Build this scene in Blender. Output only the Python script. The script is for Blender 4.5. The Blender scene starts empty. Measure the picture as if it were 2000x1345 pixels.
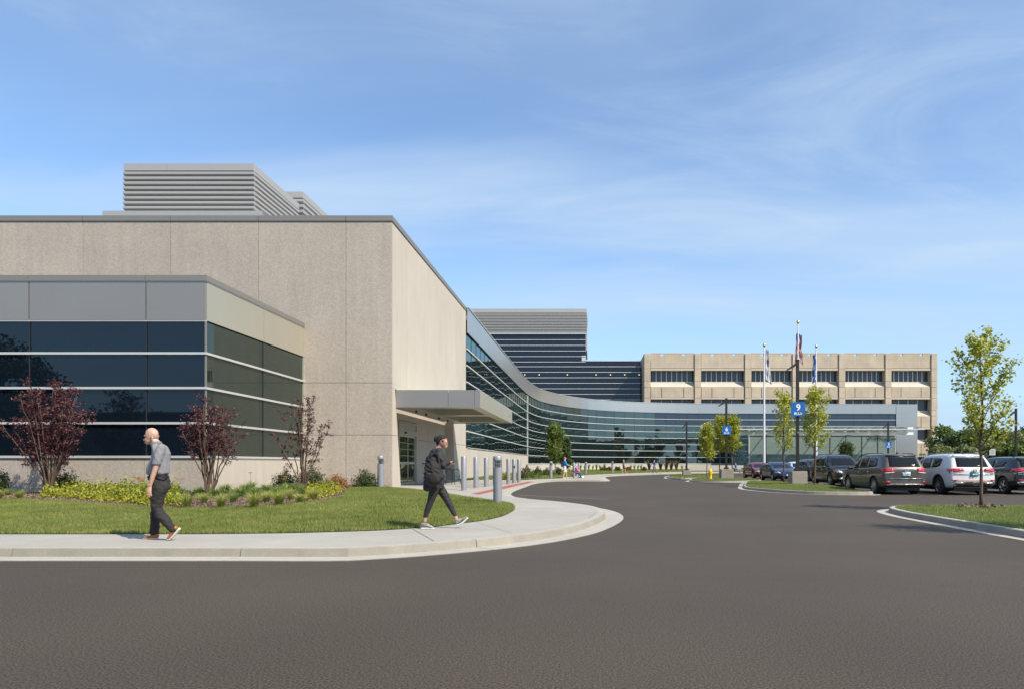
import bpy, bmesh, math, random
import numpy as np
from mathutils import Vector, Matrix
from mathutils.bvhtree import BVHTree
from mathutils.geometry import delaunay_2d_cdt
random.seed(7); RNG = np.random.default_rng(11)
S = bpy.context.scene
COL = S.collection
# ------------------------------------------------------------ camera, sky, sun, exposure
F = 1333.0; PX, PY, CH = 1155.0, 904.0, 1.33          # focal length (px of the 2000 px photo), principal point, eye height
cd = bpy.data.cameras.new('camera'); cam = bpy.data.objects.new('camera', cd); COL.objects.link(cam)
cam.location = (0, 0, CH); cam.rotation_euler = (math.pi/2, 0, 0)
cd.sensor_width = 36; cd.lens = 24.0; cd.shift_x = -155/2000; cd.shift_y = 231.5/2000
cd.clip_start = 0.1; cd.clip_end = 6000
S.camera = cam
SUN_EL = math.radians(46); SUN_V = Vector((0.79*math.cos(SUN_EL), -0.613*math.cos(SUN_EL), math.sin(SUN_EL))).normalized()
w = bpy.data.worlds.new('World'); S.world = w; w.use_nodes = True
nt = w.node_tree; nt.nodes.clear()
def nd(t, n, **k):
    o = t.nodes.new(n)
    for a, b in k.items(): setattr(o, a, b)
    return o
sky = nd(nt, 'ShaderNodeTexSky', sky_type='NISHITA', sun_disc=False)
sky.sun_elevation = SUN_EL; sky.sun_rotation = math.atan2(SUN_V.x, SUN_V.y)
sky.air_density = 1.0; sky.dust_density = 0.35; sky.ozone_density = 1.4; sky.altitude = 200
tc = nd(nt, 'ShaderNodeTexCoord')
sep = nd(nt, 'ShaderNodeSeparateXYZ'); nt.links.new(tc.outputs['Generated'], sep.inputs[0])
addz = nd(nt, 'ShaderNodeMath', operation='ADD'); nt.links.new(sep.outputs[2], addz.inputs[0]); addz.inputs[1].default_value = 0.12
dx = nd(nt, 'ShaderNodeMath', operation='DIVIDE'); dy = nd(nt, 'ShaderNodeMath', operation='DIVIDE')
nt.links.new(sep.outputs[0], dx.inputs[0]); nt.links.new(addz.outputs[0], dx.inputs[1])
nt.links.new(sep.outputs[1], dy.inputs[0]); nt.links.new(addz.outputs[0], dy.inputs[1])
cmb = nd(nt, 'ShaderNodeCombineXYZ'); nt.links.new(dx.outputs[0], cmb.inputs[0]); nt.links.new(dy.outputs[0], cmb.inputs[1])
mp = nd(nt, 'ShaderNodeMapping'); nt.links.new(cmb.outputs[0], mp.inputs[0])
mp.inputs['Location'].default_value = (3.9, 11.2, 0); mp.inputs['Rotation'].default_value = (0, 0, math.radians(60)); mp.inputs['Scale'].default_value = (0.4, 0.9, 1)
n1 = nd(nt, 'ShaderNodeTexNoise'); n1.inputs['Scale'].default_value = 0.95; n1.inputs['Detail'].default_value = 8; n1.inputs['Roughness'].default_value = 0.50; n1.inputs['Distortion'].default_value = 0.5
nt.links.new(mp.outputs[0], n1.inputs['Vector'])
r1 = nd(nt, 'ShaderNodeMapRange', interpolation_type='SMOOTHSTEP'); nt.links.new(n1.outputs[0], r1.inputs[0])
r1.inputs[1].default_value = 0.38; r1.inputs[2].default_value = 0.68; r1.inputs[3].default_value = 0.10; r1.inputs[4].default_value = 0.74
gm = nd(nt, 'ShaderNodeMix', data_type='RGBA', blend_type='MULTIPLY'); gm.inputs[0].default_value = 1
gm.inputs[7].default_value = (0.86, 1.02, 1.15, 1)
nt.links.new(sky.outputs[0], gm.inputs[6])
mx = nd(nt, 'ShaderNodeMix', data_type='RGBA'); nt.links.new(r1.outputs[0], mx.inputs[0]); nt.links.new(gm.outputs[2], mx.inputs[6])
mx.inputs[7].default_value = (3.15, 4.0, 5.0, 1)
n2 = nd(nt, 'ShaderNodeTexNoise'); n2.inputs['Scale'].default_value = 2.6; n2.inputs['Detail'].default_value = 10; n2.inputs['Roughness'].default_value = 0.62; n2.inputs['Distortion'].default_value = 0.9; nt.links.new(mp.outputs[0], n2.inputs['Vector'])
r2 = nd(nt, 'ShaderNodeMapRange', interpolation_type='SMOOTHSTEP'); nt.links.new(n2.outputs[0], r2.inputs[0]); r2.inputs[1].default_value = 0.45; r2.inputs[2].default_value = 0.8; r2.inputs[4].default_value = 0.30
ad = nd(nt, 'ShaderNodeMath', operation='ADD', use_clamp=True); nt.links.new(r1.outputs[0], ad.inputs[0]); nt.links.new(r2.outputs[0], ad.inputs[1]); nt.links.new(ad.outputs[0], mx.inputs[0])
hz = nd(nt, 'ShaderNodeMapRange', interpolation_type='SMOOTHSTEP'); nt.links.new(sep.outputs[2], hz.inputs[0]); hz.inputs[1].default_value = 0.0; hz.inputs[2].default_value = 0.34; hz.inputs[3].default_value = 0.80; hz.inputs[4].default_value = 0.0
mh = nd(nt, 'ShaderNodeMix', data_type='RGBA'); nt.links.new(hz.outputs[0], mh.inputs[0]); nt.links.new(mx.outputs[2], mh.inputs[6]); mh.inputs[7].default_value = (2.75, 3.85, 4.95, 1)
bg = nd(nt, 'ShaderNodeBackground'); bg.inputs[1].default_value = 0.13; nt.links.new(mh.outputs[2], bg.inputs[0])
wo = nd(nt, 'ShaderNodeOutputWorld'); nt.links.new(bg.outputs[0], wo.inputs[0])
sl = bpy.data.lights.new('sun', 'SUN'); sl.energy = 4.5; sl.angle = math.radians(0.53); sl.color = (1.0, 0.91, 0.77)
sun = bpy.data.objects.new('sun', sl); COL.objects.link(sun); sun.rotation_euler = SUN_V.to_track_quat('Z', 'Y').to_euler()
S.view_settings.view_transform = 'Standard'; S.view_settings.look = 'None'; S.view_settings.exposure = 0.55; S.view_settings.gamma = 1; S.view_settings.use_curve_mapping = False
S.render.resolution_x = 1024; S.render.resolution_y = 688
S.render.engine = 'CYCLES'; S.cycles.transparent_max_bounces = 16; S.cycles.max_bounces = 8
# ------------------------------------------------------------ photo pixel -> place
def W(px, Y): return (px-PX)*Y/F                       # X of a pixel column at depth Y
def H(py, Y): return CH-(py-PY)*Y/F                    # Z of a pixel row at depth Y
def G(px, py, z=0.0):                                  # ground point at height z
    Y = (CH-z)*F/(py-PY); return ((px-PX)*Y/F, Y)
# ------------------------------------------------------------ materials
MATS = {}
def lnk(t, a, b): t.links.new(a, b)
def mat(name, col, rough=0.6, metal=0.0, var=0.0, vs=3.0, fine=0.0, fs=60.0, bump=0.0, bs=80.0, col2=None, spec=0.5, ior=None, coat=0.0, stretch=None, trans=0.0, emit=None, blotch=0.0, rvar=0.0, orand=0.0, streak=0.0):
    if name in MATS: return MATS[name]
    m = bpy.data.materials.new(name); m.use_nodes = True; t = m.node_tree; t.nodes.clear()
    p = nd(t, 'ShaderNodeBsdfPrincipled'); o = nd(t, 'ShaderNodeOutputMaterial')
    p.inputs['Roughness'].default_value = rough; p.inputs['Metallic'].default_value = metal
    p.inputs['Specular IOR Level'].default_value = spec
    if ior: p.inputs['IOR'].default_value = ior
    p.inputs['Coat Weight'].default_value = coat; p.inputs['Coat Roughness'].default_value = 0.03
    g = nd(t, 'ShaderNodeNewGeometry'); vec = g.outputs['Position']
    if stretch:
        mpn = nd(t, 'ShaderNodeMapping'); mpn.inputs['Scale'].default_value = stretch; lnk(t, vec, mpn.inputs[0]); vec = mpn.outputs[0]
    c = (*col, 1); src = None
    def noise(scale, detail=4, rg=0.6):
        n = nd(t, 'ShaderNodeTexNoise'); n.inputs['Scale'].default_value = scale; n.inputs['Detail'].default_value = detail; n.inputs['Roughness'].default_value = rg
        lnk(t, vec, n.inputs['Vector']); return n.outputs[0]
    if col2 is not None or var > 0:
        mxn = nd(t, 'ShaderNodeMix', data_type='RGBA'); cc = col2 if col2 is not None else tuple(x*(1-var) for x in col)
        mxn.inputs[6].default_value = c; mxn.inputs[7].default_value = (*cc, 1)
        rm = nd(t, 'ShaderNodeMapRange'); rm.inputs[1].default_value = 0.32; rm.inputs[2].default_value = 0.68; lnk(t, noise(vs), rm.inputs[0]); lnk(t, rm.outputs[0], mxn.inputs[0]); src = mxn.outputs[2]
    for amt, sc, det in ((fine, fs, 3), (blotch, 0.35, 5)):
        if amt > 0:
            rm = nd(t, 'ShaderNodeMapRange'); rm.inputs[1].default_value = 0.3; rm.inputs[2].default_value = 0.7; rm.inputs[3].default_value = 1-amt; rm.inputs[4].default_value = 1+amt
            lnk(t, noise(sc, det), rm.inputs[0])
            vm = nd(t, 'ShaderNodeVectorMath', operation='SCALE')
            if src is None: vm.inputs[0].default_value = col
            else: lnk(t, src, vm.inputs[0])
            lnk(t, rm.outputs[0], vm.inputs['Scale']); src = vm.outputs[0]
    for amt, kind in ((orand, 'o'), (streak, 's')):
        if amt > 0:
            rm = nd(t, 'ShaderNodeMapRange'); rm.inputs[3].default_value = 1-amt; rm.inputs[4].default_value = 1+amt
            if kind == 'o': oi = nd(t, 'ShaderNodeObjectInfo'); lnk(t, oi.outputs['Random'], rm.inputs[0])
            else:
                ms_ = nd(t, 'ShaderNodeMapping'); ms_.inputs['Scale'].default_value = (2.2, 2.2, .16); lnk(t, g.outputs['Position'], ms_.inputs[0]); ns = nd(t, 'ShaderNodeTexNoise'); ns.inputs['Scale'].default_value = 1.6; ns.inputs['Detail'].default_value = 6; lnk(t, ms_.outputs[0], ns.inputs['Vector'])
                rm.inputs[1].default_value = .3; rm.inputs[2].default_value = .7; lnk(t, ns.outputs[0], rm.inputs[0])
            vm = nd(t, 'ShaderNodeVectorMath', operation='SCALE')
            if src is None: vm.inputs[0].default_value = col
            else: lnk(t, src, vm.inputs[0])
            lnk(t, rm.outputs[0], vm.inputs['Scale']); src = vm.outputs[0]
    if src is None: p.inputs['Base Color'].default_value = c
    else: lnk(t, src, p.inputs['Base Color'])
    if rvar > 0:
        rm = nd(t, 'ShaderNodeMapRange'); rm.inputs[3].default_value = max(0, rough-rvar); rm.inputs[4].default_value = rough+rvar; lnk(t, noise(1.3), rm.inputs[0]); lnk(t, rm.outputs[0], p.inputs['Roughness'])
    if bump > 0:
        b = nd(t, 'ShaderNodeBump'); b.inputs['Strength'].default_value = bump; b.inputs['Distance'].default_value = 0.02; lnk(t, noise(bs), b.inputs['Height']); lnk(t, b.outputs[0], p.inputs['Normal'])
    if emit: p.inputs['Emission Color'].default_value = (*emit[0], 1); p.inputs['Emission Strength'].default_value = emit[1]
    out = p.outputs[0]
    if trans > 0:
        tr = nd(t, 'ShaderNodeBsdfTranslucent'); ms = nd(t, 'ShaderNodeMixShader'); ms.inputs[0].default_value = trans
        if src is None: tr.inputs[0].default_value = c
        else: lnk(t, src, tr.inputs[0])
        lnk(t, p.outputs[0], ms.inputs[1]); lnk(t, tr.outputs[0], ms.inputs[2]); out = ms.outputs[0]
    lnk(t, out, o.inputs[0]); MATS[name] = m; return m
def glass(name, tint, refl, f_ior, through, rough=0.0, wav=0.0):
    """tinted architectural glass: mirror coat over a tinted see-through pane"""
    m = bpy.data.materials.new(name); m.use_nodes = True; t = m.node_tree; t.nodes.clear()
    o = nd(t, 'ShaderNodeOutputMaterial'); gl = nd(t, 'ShaderNodeBsdfGlossy'); gl.inputs['Roughness'].default_value = rough; gl.inputs[0].default_value = (*refl, 1)
    tr = nd(t, 'ShaderNodeBsdfTransparent'); tr.inputs[0].default_value = (*tint, 1)
    df = nd(t, 'ShaderNodeBsdfDiffuse'); df.inputs[0].default_value = (tint[0]*0.5, tint[1]*0.5, tint[2]*0.5, 1)
    m1 = nd(t, 'ShaderNodeMixShader'); m1.inputs[0].default_value = through; lnk(t, df.outputs[0], m1.inputs[1]); lnk(t, tr.outputs[0], m1.inputs[2])
    fr = nd(t, 'ShaderNodeFresnel'); fr.inputs[0].default_value = f_ior
    if wav > 0:
        g = nd(t, 'ShaderNodeNewGeometry'); n = nd(t, 'ShaderNodeTexNoise'); n.inputs['Scale'].default_value = 0.9; n.inputs['Detail'].default_value = 1
        lnk(t, g.outputs['Position'], n.inputs['Vector']); b = nd(t, 'ShaderNodeBump'); b.inputs['Strength'].default_value = 1; b.inputs['Distance'].default_value = wav
        lnk(t, n.outputs[0], b.inputs['Height']); lnk(t, b.outputs[0], gl.inputs['Normal'])
    m2 = nd(t, 'ShaderNodeMixShader'); lnk(t, fr.outputs[0], m2.inputs[0]); lnk(t, m1.outputs[0], m2.inputs[1]); lnk(t, gl.outputs[0], m2.inputs[2]); lnk(t, m2.outputs[0], o.inputs[0])
    MATS[name] = m; return m
M = MATS
mat('asphalt', (0.066, 0.052, 0.038), 0.80, fine=0.95, fs=64, blotch=0.18, bump=0.08, bs=130, spec=0.34, var=0.22, vs=.7, rvar=.08)
mat('far_ground', (0.09, 0.11, 0.05), 0.95, var=0.3, vs=0.05)
mat('concrete_walk', (0.345, 0.322, 0.287), 0.85, fine=0.08, fs=45, blotch=0.09, bump=0.12, bs=150, var=0.08, vs=2)
mat('concrete_curb', (0.275, 0.25, 0.208), 0.9, fine=0.12, fs=60, blotch=0.10, bump=0.2, bs=90, var=0.14, vs=3, orand=.06)
mat('concrete_curb_lit', (0.39, 0.365, 0.32), 0.88, fine=0.08, fs=45, blotch=0.08, bump=0.12, bs=120, var=0.12, vs=4)  # upward kerb and gutter faces: sunlight put into a paler concrete colour
mat('joint', (0.10, 0.09, 0.08), 0.95)
mat('precast', (0.40, 0.35, 0.295), 0.88, fine=0.20, fs=22, blotch=0.07, bump=0.45, bs=45, var=0.09, vs=6, orand=.04, streak=.045)
mat('precast_smooth', (0.47, 0.42, 0.355), 0.85, fine=0.05, fs=40, blotch=0.06, bump=0.1, bs=60, orand=.025, streak=.04)
mat('precast_tan', (0.49, 0.405, 0.30), 0.88, fine=0.06, fs=6, blotch=0.09, var=0.12, vs=0.5, orand=.05, streak=.08)
mat('precast_tan_light', (0.50, 0.44, 0.355), 0.88, blotch=0.06)
mat('metal_panel', (0.31, 0.295, 0.278), 0.42, 0.5, blotch=0.03, orand=.03)
mat('metal_warm_lit', (0.50, 0.47, 0.38), 0.42, 0.55, blotch=0.03)  # sunlit side of the cladding, warm light put into the colour; also door metal
mat('metal_coping', (0.235, 0.22, 0.20), 0.5, 0.3)
mat('metal_fascia', (0.50, 0.50, 0.48), 0.33, 0.8, blotch=0.03)
mat('metal_louver', (0.40, 0.39, 0.375), 0.5, 0.25)
mat('mullion_light', (0.62, 0.61, 0.58), 0.38, 0.35)
mat('mullion_white', (0.64, 0.64, 0.62), 0.4, 0.1)
mat('mullion_dark', (0.04, 0.045, 0.05), 0.4, 0.5)
mat('bollard_grey', (0.29, 0.295, 0.32), 0.42, 0.35, fine=0.03, fs=20)
mat('black_metal', (0.018, 0.017, 0.017), 0.4, 0.3)
mat('dark_post', (0.022, 0.020, 0.018), 0.45, 0.2)
mat('steel', (0.55, 0.55, 0.55), 0.25, 1.0)
mat('white_pole', (0.72, 0.72, 0.72), 0.35, 0.2)
mat('gold', (0.75, 0.55, 0.25), 0.25, 1.0)
mat('sign_blue', (0.006, 0.12, 0.42), 0.4)
mat('white_paint', (0.78, 0.78, 0.76), 0.6)
mat('road_paint', (0.30, 0.295, 0.285), 0.8, fine=0.3, fs=30, var=0.5, vs=8)
mat('brick_red', (0.36, 0.10, 0.075), 0.85, var=0.25, vs=6, fine=0.1, fs=40)
mat('mulch', (0.13, 0.085, 0.06), 0.95, var=0.6, vs=30, fine=0.4, fs=60, bump=0.8, bs=40)
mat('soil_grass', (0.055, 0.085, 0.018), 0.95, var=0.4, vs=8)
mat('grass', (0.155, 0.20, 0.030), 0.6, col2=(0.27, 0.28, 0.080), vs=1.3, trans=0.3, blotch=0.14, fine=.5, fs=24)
mat('grass_dry', (0.18, 0.235, 0.045), 0.6, col2=(0.30, 0.31, 0.09), vs=2.5, trans=0.35)
mat('bark', (0.13, 0.085, 0.06), 0.9, var=0.4, vs=25, bump=0.4, bs=60)
mat('bark_grey', (0.22, 0.17, 0.14), 0.9, var=0.4, vs=20)
mat('leaf_lime', (0.60, 0.56, 0.045), 0.5, col2=(0.19, 0.26, 0.03), vs=5, trans=0.4)
mat('leaf_purple', (0.065, 0.017, 0.022), 0.5, col2=(0.13, 0.038, 0.042), vs=6, trans=0.2)
mat('leaf_dark', (0.035, 0.065, 0.015), 0.55, col2=(0.085, 0.12, 0.03), vs=4, trans=0.25)
mat('leaf_mid', (0.085, 0.14, 0.02), 0.55, col2=(0.17, 0.22, 0.045), vs=1.1, trans=0.3)
mat('leaf_olive', (0.13, 0.16, 0.045), 0.55, col2=(0.21, 0.23, 0.09), vs=0.8, trans=0.3)
mat('leaf_orange', (0.42, 0.13, 0.04), 0.55, col2=(0.20, 0.12, 0.03), vs=9, trans=0.3)
mat('leaf_yellow', (0.50, 0.43, 0.03), 0.5, col2=(0.15, 0.21, 0.02), vs=9, trans=0.35)
mat('leaf_bronze', (0.14, 0.07, 0.04), 0.5, col2=(0.10, 0.12, 0.04), vs=2, trans=0.2)
mat('petal', (0.85, 0.35, 0.06), 0.5, trans=0.3); mat('petal_red', (0.6, 0.03, 0.02), 0.5, trans=0.3)
mat('brown_wall', (0.20, 0.13, 0.095), 0.9, blotch=0.1); mat('interior_dark', (0.045, 0.05, 0.052), 0.9); mat('interior_mid', (0.32, 0.34, 0.33), 0.8)
mat('column_teal', (0.55, 0.68, 0.66), 0.5)
mat('roof_grey', (0.22, 0.21, 0.20), 0.9)
mat('lamp_lit', (1, 0.8, 0.5), 0.5, emit=((1, 0.72, 0.42), 2.2))
mat('hydrant_yellow', (0.72, 0.48, 0.015), 0.45)
mat('tyre', (0.016, 0.016, 0.016), 0.8); mat('rim', (0.50, 0.50, 0.51), 0.3, 0.9); mat('plastic_black', (0.014, 0.014, 0.015), 0.5)
mat('car_glass', (0.004, 0.005, 0.006), 0.03, spec=0.45); mat('tail_red', (0.45, 0.012, 0.015), 0.15, coat=1.0); mat('lamp_clear', (0.65, 0.66, 0.68), 0.12, 0.4, coat=1.0); mat('lamp_amber', (0.75, 0.22, 0.04), 0.2, coat=1)
mat('chrome', (0.75, 0.75, 0.76), 0.12, 1.0); mat('plate', (0.55, 0.72, 0.78), 0.5); mat('plate_teal', (0.02, 0.20, 0.24), 0.5); mat('plate_ink', (0.02, 0.08, 0.2), 0.5)
for n_, c_ in (('paint_grey', (0.088, 0.076, 0.068)), ('paint_white', (0.62, 0.62, 0.62)), ('paint_black', (0.008, 0.0085, 0.011)), ('paint_navy', (0.010, 0.020, 0.075)), ('paint_red', (0.16, 0.008, 0.014)), ('paint_slate', (0.017, 0.022, 0.030)), ('paint_silver', (0.55, 0.60, 0.60))):
    mat(n_, c_, 0.38, 0.35 if n_ not in ('paint_white', 'paint_black') else 0.0, coat=0.8, spec=0.25)
mat('skin', (0.56, 0.33, 0.235), 0.5, var=0.12, vs=14); mat('skin2', (0.44, 0.245, 0.165), 0.5); mat('hair_dark', (0.008, 0.005, 0.004), 0.6, fine=0.4, fs=160, bump=0.5, bs=200)
mat('hair_red', (0.22, 0.06, 0.03), 0.5); mat('hair_grey', (0.36, 0.27, 0.215), 0.6, fine=.3, fs=120); mat('hair_light', (0.6, 0.5, 0.38), 0.6)
mat('shirt_grey', (0.20, 0.20, 0.215), 0.85, bump=0.9, bs=9, fine=0.08, fs=90); mat('trousers_dark', (0.019, 0.0165, 0.017), 0.85, bump=1.0, bs=7, fine=0.2, fs=12)
mat('legging', (0.016, 0.014, 0.016), 0.75, bump=0.2, bs=14); mat('jacket', (0.020, 0.019, 0.023), 0.75, bump=1.0, bs=13, var=0.3, vs=9); mat('pack', (0.017, 0.013, 0.014), 0.8, bump=1.0, bs=14, var=0.4, vs=10)
mat('shoe_tan', (0.36, 0.115, 0.03), 0.6); mat('sole_white', (0.68, 0.66, 0.60), 0.7); mat('shoe_grey', (0.42, 0.42, 0.42), 0.6, col2=(0.01, 0.01, 0.01), vs=22)
mat('cloth_blue', (0.015, 0.22, 0.60), 0.8); mat('cloth_pink', (0.62, 0.16, 0.36), 0.8); mat('cloth_white', (0.65, 0.64, 0.62), 0.8); mat('cloth_denim', (0.05, 0.09, 0.22), 0.85); mat('cloth_slate', (0.10, 0.12, 0.16), 0.85); mat('cloth_black', (0.02, 0.02, 0.022), 0.8)
mat('cloth_navy', (0.02, 0.04, 0.13), 0.85)
mat('flag_white', (0.75, 0.75, 0.75), 0.8, trans=0.3); mat('flag_red', (0.50, 0.02, 0.035), 0.8, trans=0.3); mat('flag_blue', (0.03, 0.06, 0.26), 0.8, trans=0.3); mat('flag_royal', (0.04, 0.17, 0.55), 0.8, trans=0.3)
glass('glass_navy', (0.008, 0.016, 0.028), (0.72, 0.88, 1.0), 1.55, 0.0)
glass('glass_reflect_tint', (0.040, 0.056, 0.050), (0.78, 0.88, 0.80), 1.72, 0.0)  # side panes of the low wing: facade reflection put into a lighter greenish tint
glass('glass_wing', (0.15, 0.24, 0.24), (0.66, 0.82, 0.80), 2.5, 0.90, wav=0.006)
glass('glass_spandrel', (0.055, 0.085, 0.125), (0.7, 0.8, 0.9), 1.7, 0.0, wav=0.004)
glass('glass_tower', (0.020, 0.024, 0.036), (0.68, 0.76, 0.90), 1.58, 0.0, wav=0.003)
glass('glass_tan', (0.10, 0.11, 0.12), (0.8, 0.85, 0.9), 1.6, 0.0)
glass('glass_entry', (0.62, 0.80, 0.76), (0.75, 0.92, 0.88), 1.42, 0.42)  # pale diffuse share paints in the brightness of the sunlit interior
glass('glass_door', (0.10, 0.12, 0.12), (0.8, 0.85, 0.85), 1.7, 0.5)
glass('glass_canopy', (0.55, 0.72, 0.70), (0.9, 1, 1), 1.5, 0.45)
# ------------------------------------------------------------ mesh helpers
def rot2(x, y, a): c, s = math.cos(a), math.sin(a); return x*c-y*s, x*s+y*c
class MB:
    def __init__(s): s.v = []; s.f = []; s.m = []
    def add(s, vs, fs, mi=0):
        n = len(s.v); s.v += [tuple(v) for v in vs]; s.f += [tuple(i+n for i in f) for f in fs]; s.m += [mi]*len(fs); return s
    def box(s, a, b, mi=0):
        x0, y0, z0 = a; x1, y1, z1 = b
        return s.add([(x0,y0,z0),(x1,y0,z0),(x1,y1,z0),(x0,y1,z0),(x0,y0,z1),(x1,y0,z1),(x1,y1,z1),(x0,y1,z1)],
                     [(0,3,2,1),(4,5,6,7),(0,1,5,4),(1,2,6,5),(2,3,7,6),(3,0,4,7)], mi)
    def prism(s, poly, z0, z1, mi=0):
        n = len(poly); vs = [(p[0], p[1], z0) for p in poly]+[(p[0], p[1], z1) for p in poly]
        return s.add(vs, [tuple(range(n-1, -1, -1)), tuple(range(n, 2*n))]+[(i, (i+1) % n, n+(i+1) % n, n+i) for i in range(n)], mi)
    def tube(s, pts, rad, n=8, mi=0, cap=True):
        pts = [Vector(p) for p in pts]
        if not hasattr(rad, '__len__'): rad = [rad]*len(pts)
        vs = []; fs = []; up = None
        for i, p in enumerate(pts):
            d = (pts[min(i+1, len(pts)-1)]-pts[max(i-1, 0)])
            if d.length < 1e-9: d = Vector((0, 0, 1))
            d.normalize()
            if up is None: up = Vector((1, 0, 0)) if abs(d.z) > 0.8 else Vector((0, 0, 1))
            a = d.cross(up)
            if a.length < 1e-4: a = d.cross(Vector((0, 1, 0)))
            a.normalize(); b = d.cross(a).normalized(); up = a.cross(d)
            for k in range(n):
                t = 2*math.pi*k/n; vs.append(p+(a*math.cos(t)+b*math.sin(t))*rad[i])
        for i in range(len(pts)-1):
            for k in range(n): fs.append((i*n+k, i*n+(k+1) % n, (i+1)*n+(k+1) % n, (i+1)*n+k))
        if cap: fs.append(tuple(range(n-1, -1, -1))); fs.append(tuple((len(pts)-1)*n+k for k in range(n)))
        return s.add(vs, fs, mi)
    def lathe(s, prof, n=20, c=(0, 0, 0), mi=0, axis='z', cap=True):
        vs = []; fs = []
        for r, z in prof:
            for k in range(n):
                t = 2*math.pi*k/n; x, y = r*math.cos(t), r*math.sin(t)
                vs.append((c[0]+x, c[1]+y, c[2]+z) if axis == 'z' else (c[0]+x, c[1]+z, c[2]+y))
        for i in range(len(prof)-1):
            for k in range(n): fs.append((i*n+k, i*n+(k+1) % n, (i+1)*n+(k+1) % n, (i+1)*n+k))
        if cap: fs.append(tuple(range(n-1, -1, -1))); fs.append(tuple((len(prof)-1)*n+k for k in range(n)))
        return s.add(vs, fs, mi)
def mesh_from(name, vs, fs, mats, mi=None, smooth=False):
    me = bpy.data.meshes.new(name); me.from_pydata(vs, [], fs)
    for m in mats: me.materials.append(MATS[m] if isinstance(m, str) else m)
    if mi and len(mats) > 1: me.polygons.foreach_set('material_index', mi)
    if smooth: me.polygons.foreach_set('use_smooth', [True]*len(me.polygons))
    me.validate(); me.update(); return me
def put(name, me, parent=None, loc=(0, 0, 0), rz=0.0, scale=None, rot=None):
    o = bpy.data.objects.new(name, me); COL.objects.link(o); o.location = loc; o.rotation_euler = rot if rot else (0, 0, rz)
    if scale: o.scale = scale
    if parent: o.parent = parent
    return o
def fixn(me):
    bm = bmesh.new(); bm.from_mesh(me); bmesh.ops.recalc_face_normals(bm, faces=bm.faces); bm.to_mesh(me); bm.free()
def ob(name, mb, mats, parent=None, smooth=False, world=False, bevel=0.0, auto=None, fix=True):
    """one mesh object; world=True: coordinates are world ones and the parent is an unrotated Empty"""
    vs = mb.v
    if world and parent: L = parent_world(parent); vs = [(v[0]-L[0], v[1]-L[1], v[2]-L[2]) for v in vs]
    if isinstance(mats, str): mats = [mats]
    me = mesh_from(name, vs, mb.f, mats, mb.m, smooth)
    if fix: fixn(me)
    if bevel > 0:
        bm = bmesh.new(); bm.from_mesh(me); bmesh.ops.bevel(bm, geom=list(bm.edges), offset=bevel, segments=1, affect='EDGES', clamp_overlap=True); bm.to_mesh(me); bm.free()
    o = put(name, me, parent)
    if smooth and auto:
        sharp_by_angle(me, auto)
    return o
def sharp_by_angle(me, deg):
    bm = bmesh.new(); bm.from_mesh(me)
    for e in bm.edges:
        if len(e.link_faces) == 2 and e.calc_face_angle(0) > math.radians(deg): e.smooth = False
    bm.to_mesh(me); bm.free()
def parent_world(p):
    L = Vector((0, 0, 0))
    while p: L = L+p.location; p = p.parent
    return L
def tag(o, label=None, cat=None, group=None, kind=None):
    if label: o['label'] = label
    if cat: o['category'] = cat
    if group: o['group'] = group
    if kind: o['kind'] = kind
    return o
def thing(name, label, cat, loc=(0, 0, 0), rz=0.0, group=None):
    o = bpy.data.objects.new(name, None); COL.objects.link(o); o.location = loc; o.rotation_euler = (0, 0, rz); o.empty_display_size = 0.3
    return tag(o, label, cat, group)
_cube = {}
def cube(m):
    if m not in _cube:
        b = MB().box((-.5, -.5, -.5), (.5, .5, .5)); _cube[m] = mesh_from('piece_'+m, b.v, b.f, [m])
    return _cube[m]
def piece(name, m, c, size, parent, rz=0.0, rot=None):
    """shared unit box, placed by its world centre under an unrotated parent"""
    L = parent_world(parent) if parent else Vector((0, 0, 0))
    return put(name, cube(m), parent, (c[0]-L[0], c[1]-L[1], c[2]-L[2]), rz, size, rot)
def bx(name, m, a, b, parent):
    return piece(name, m, [(a[i]+b[i])/2 for i in range(3)], [abs(b[i]-a[i]) for i in range(3)], parent)
def dup(root, loc, rz=None, label=None, scale=None):
    r = root.copy(); COL.objects.link(r); r.location = loc
    if rz is not None: r.rotation_euler = (0, 0, rz)
    if scale: r.scale = scale
    if label: r['label'] = label
    for ch in list(root.children):
        c = ch.copy(); COL.objects.link(c); c.parent = r
        for g in ch.children:
            d = g.copy(); COL.objects.link(d); d.parent = c
    return r
def textmesh(txt, size, m, font_sh=0.0, bold=0.0, ext=0.004):
    cu = bpy.data.curves.new('lettering', 'FONT'); cu.body = txt; cu.size = size; cu.align_x = 'CENTER'; cu.extrude = ext; cu.offset = bold; cu.resolution_u = 3
    o = bpy.data.objects.new('lettering', cu); COL.objects.link(o); dg = bpy.context.evaluated_depsgraph_get()
    me = bpy.data.meshes.new_from_object(o.evaluated_get(dg)); bpy.data.objects.remove(o); me.materials.clear(); me.materials.append(MATS[m]); me.name = 'lettering'
    return me
def spline(pts, step=0.5, closed=False):
    P = [Vector(p) for p in pts]; n = len(P); out = []
    for i in range(n if closed else n-1):
        p0 = P[(i-1) % n] if closed else P[max(i-1, 0)]; p1 = P[i]; p2 = P[(i+1) % n]; p3 = P[(i+2) % n] if closed else P[min(i+2, n-1)]
        k = max(1, int((p2-p1).length/step))
        for j in range(k):
            t = j/k; out.append(0.5*((2*p1)+(-p0+p2)*t+(2*p0-5*p1+4*p2-p3)*t*t+(-p0+3*p1-3*p2+p3)*t**3))
    if not closed: out.append(P[-1])
    return out
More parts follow.
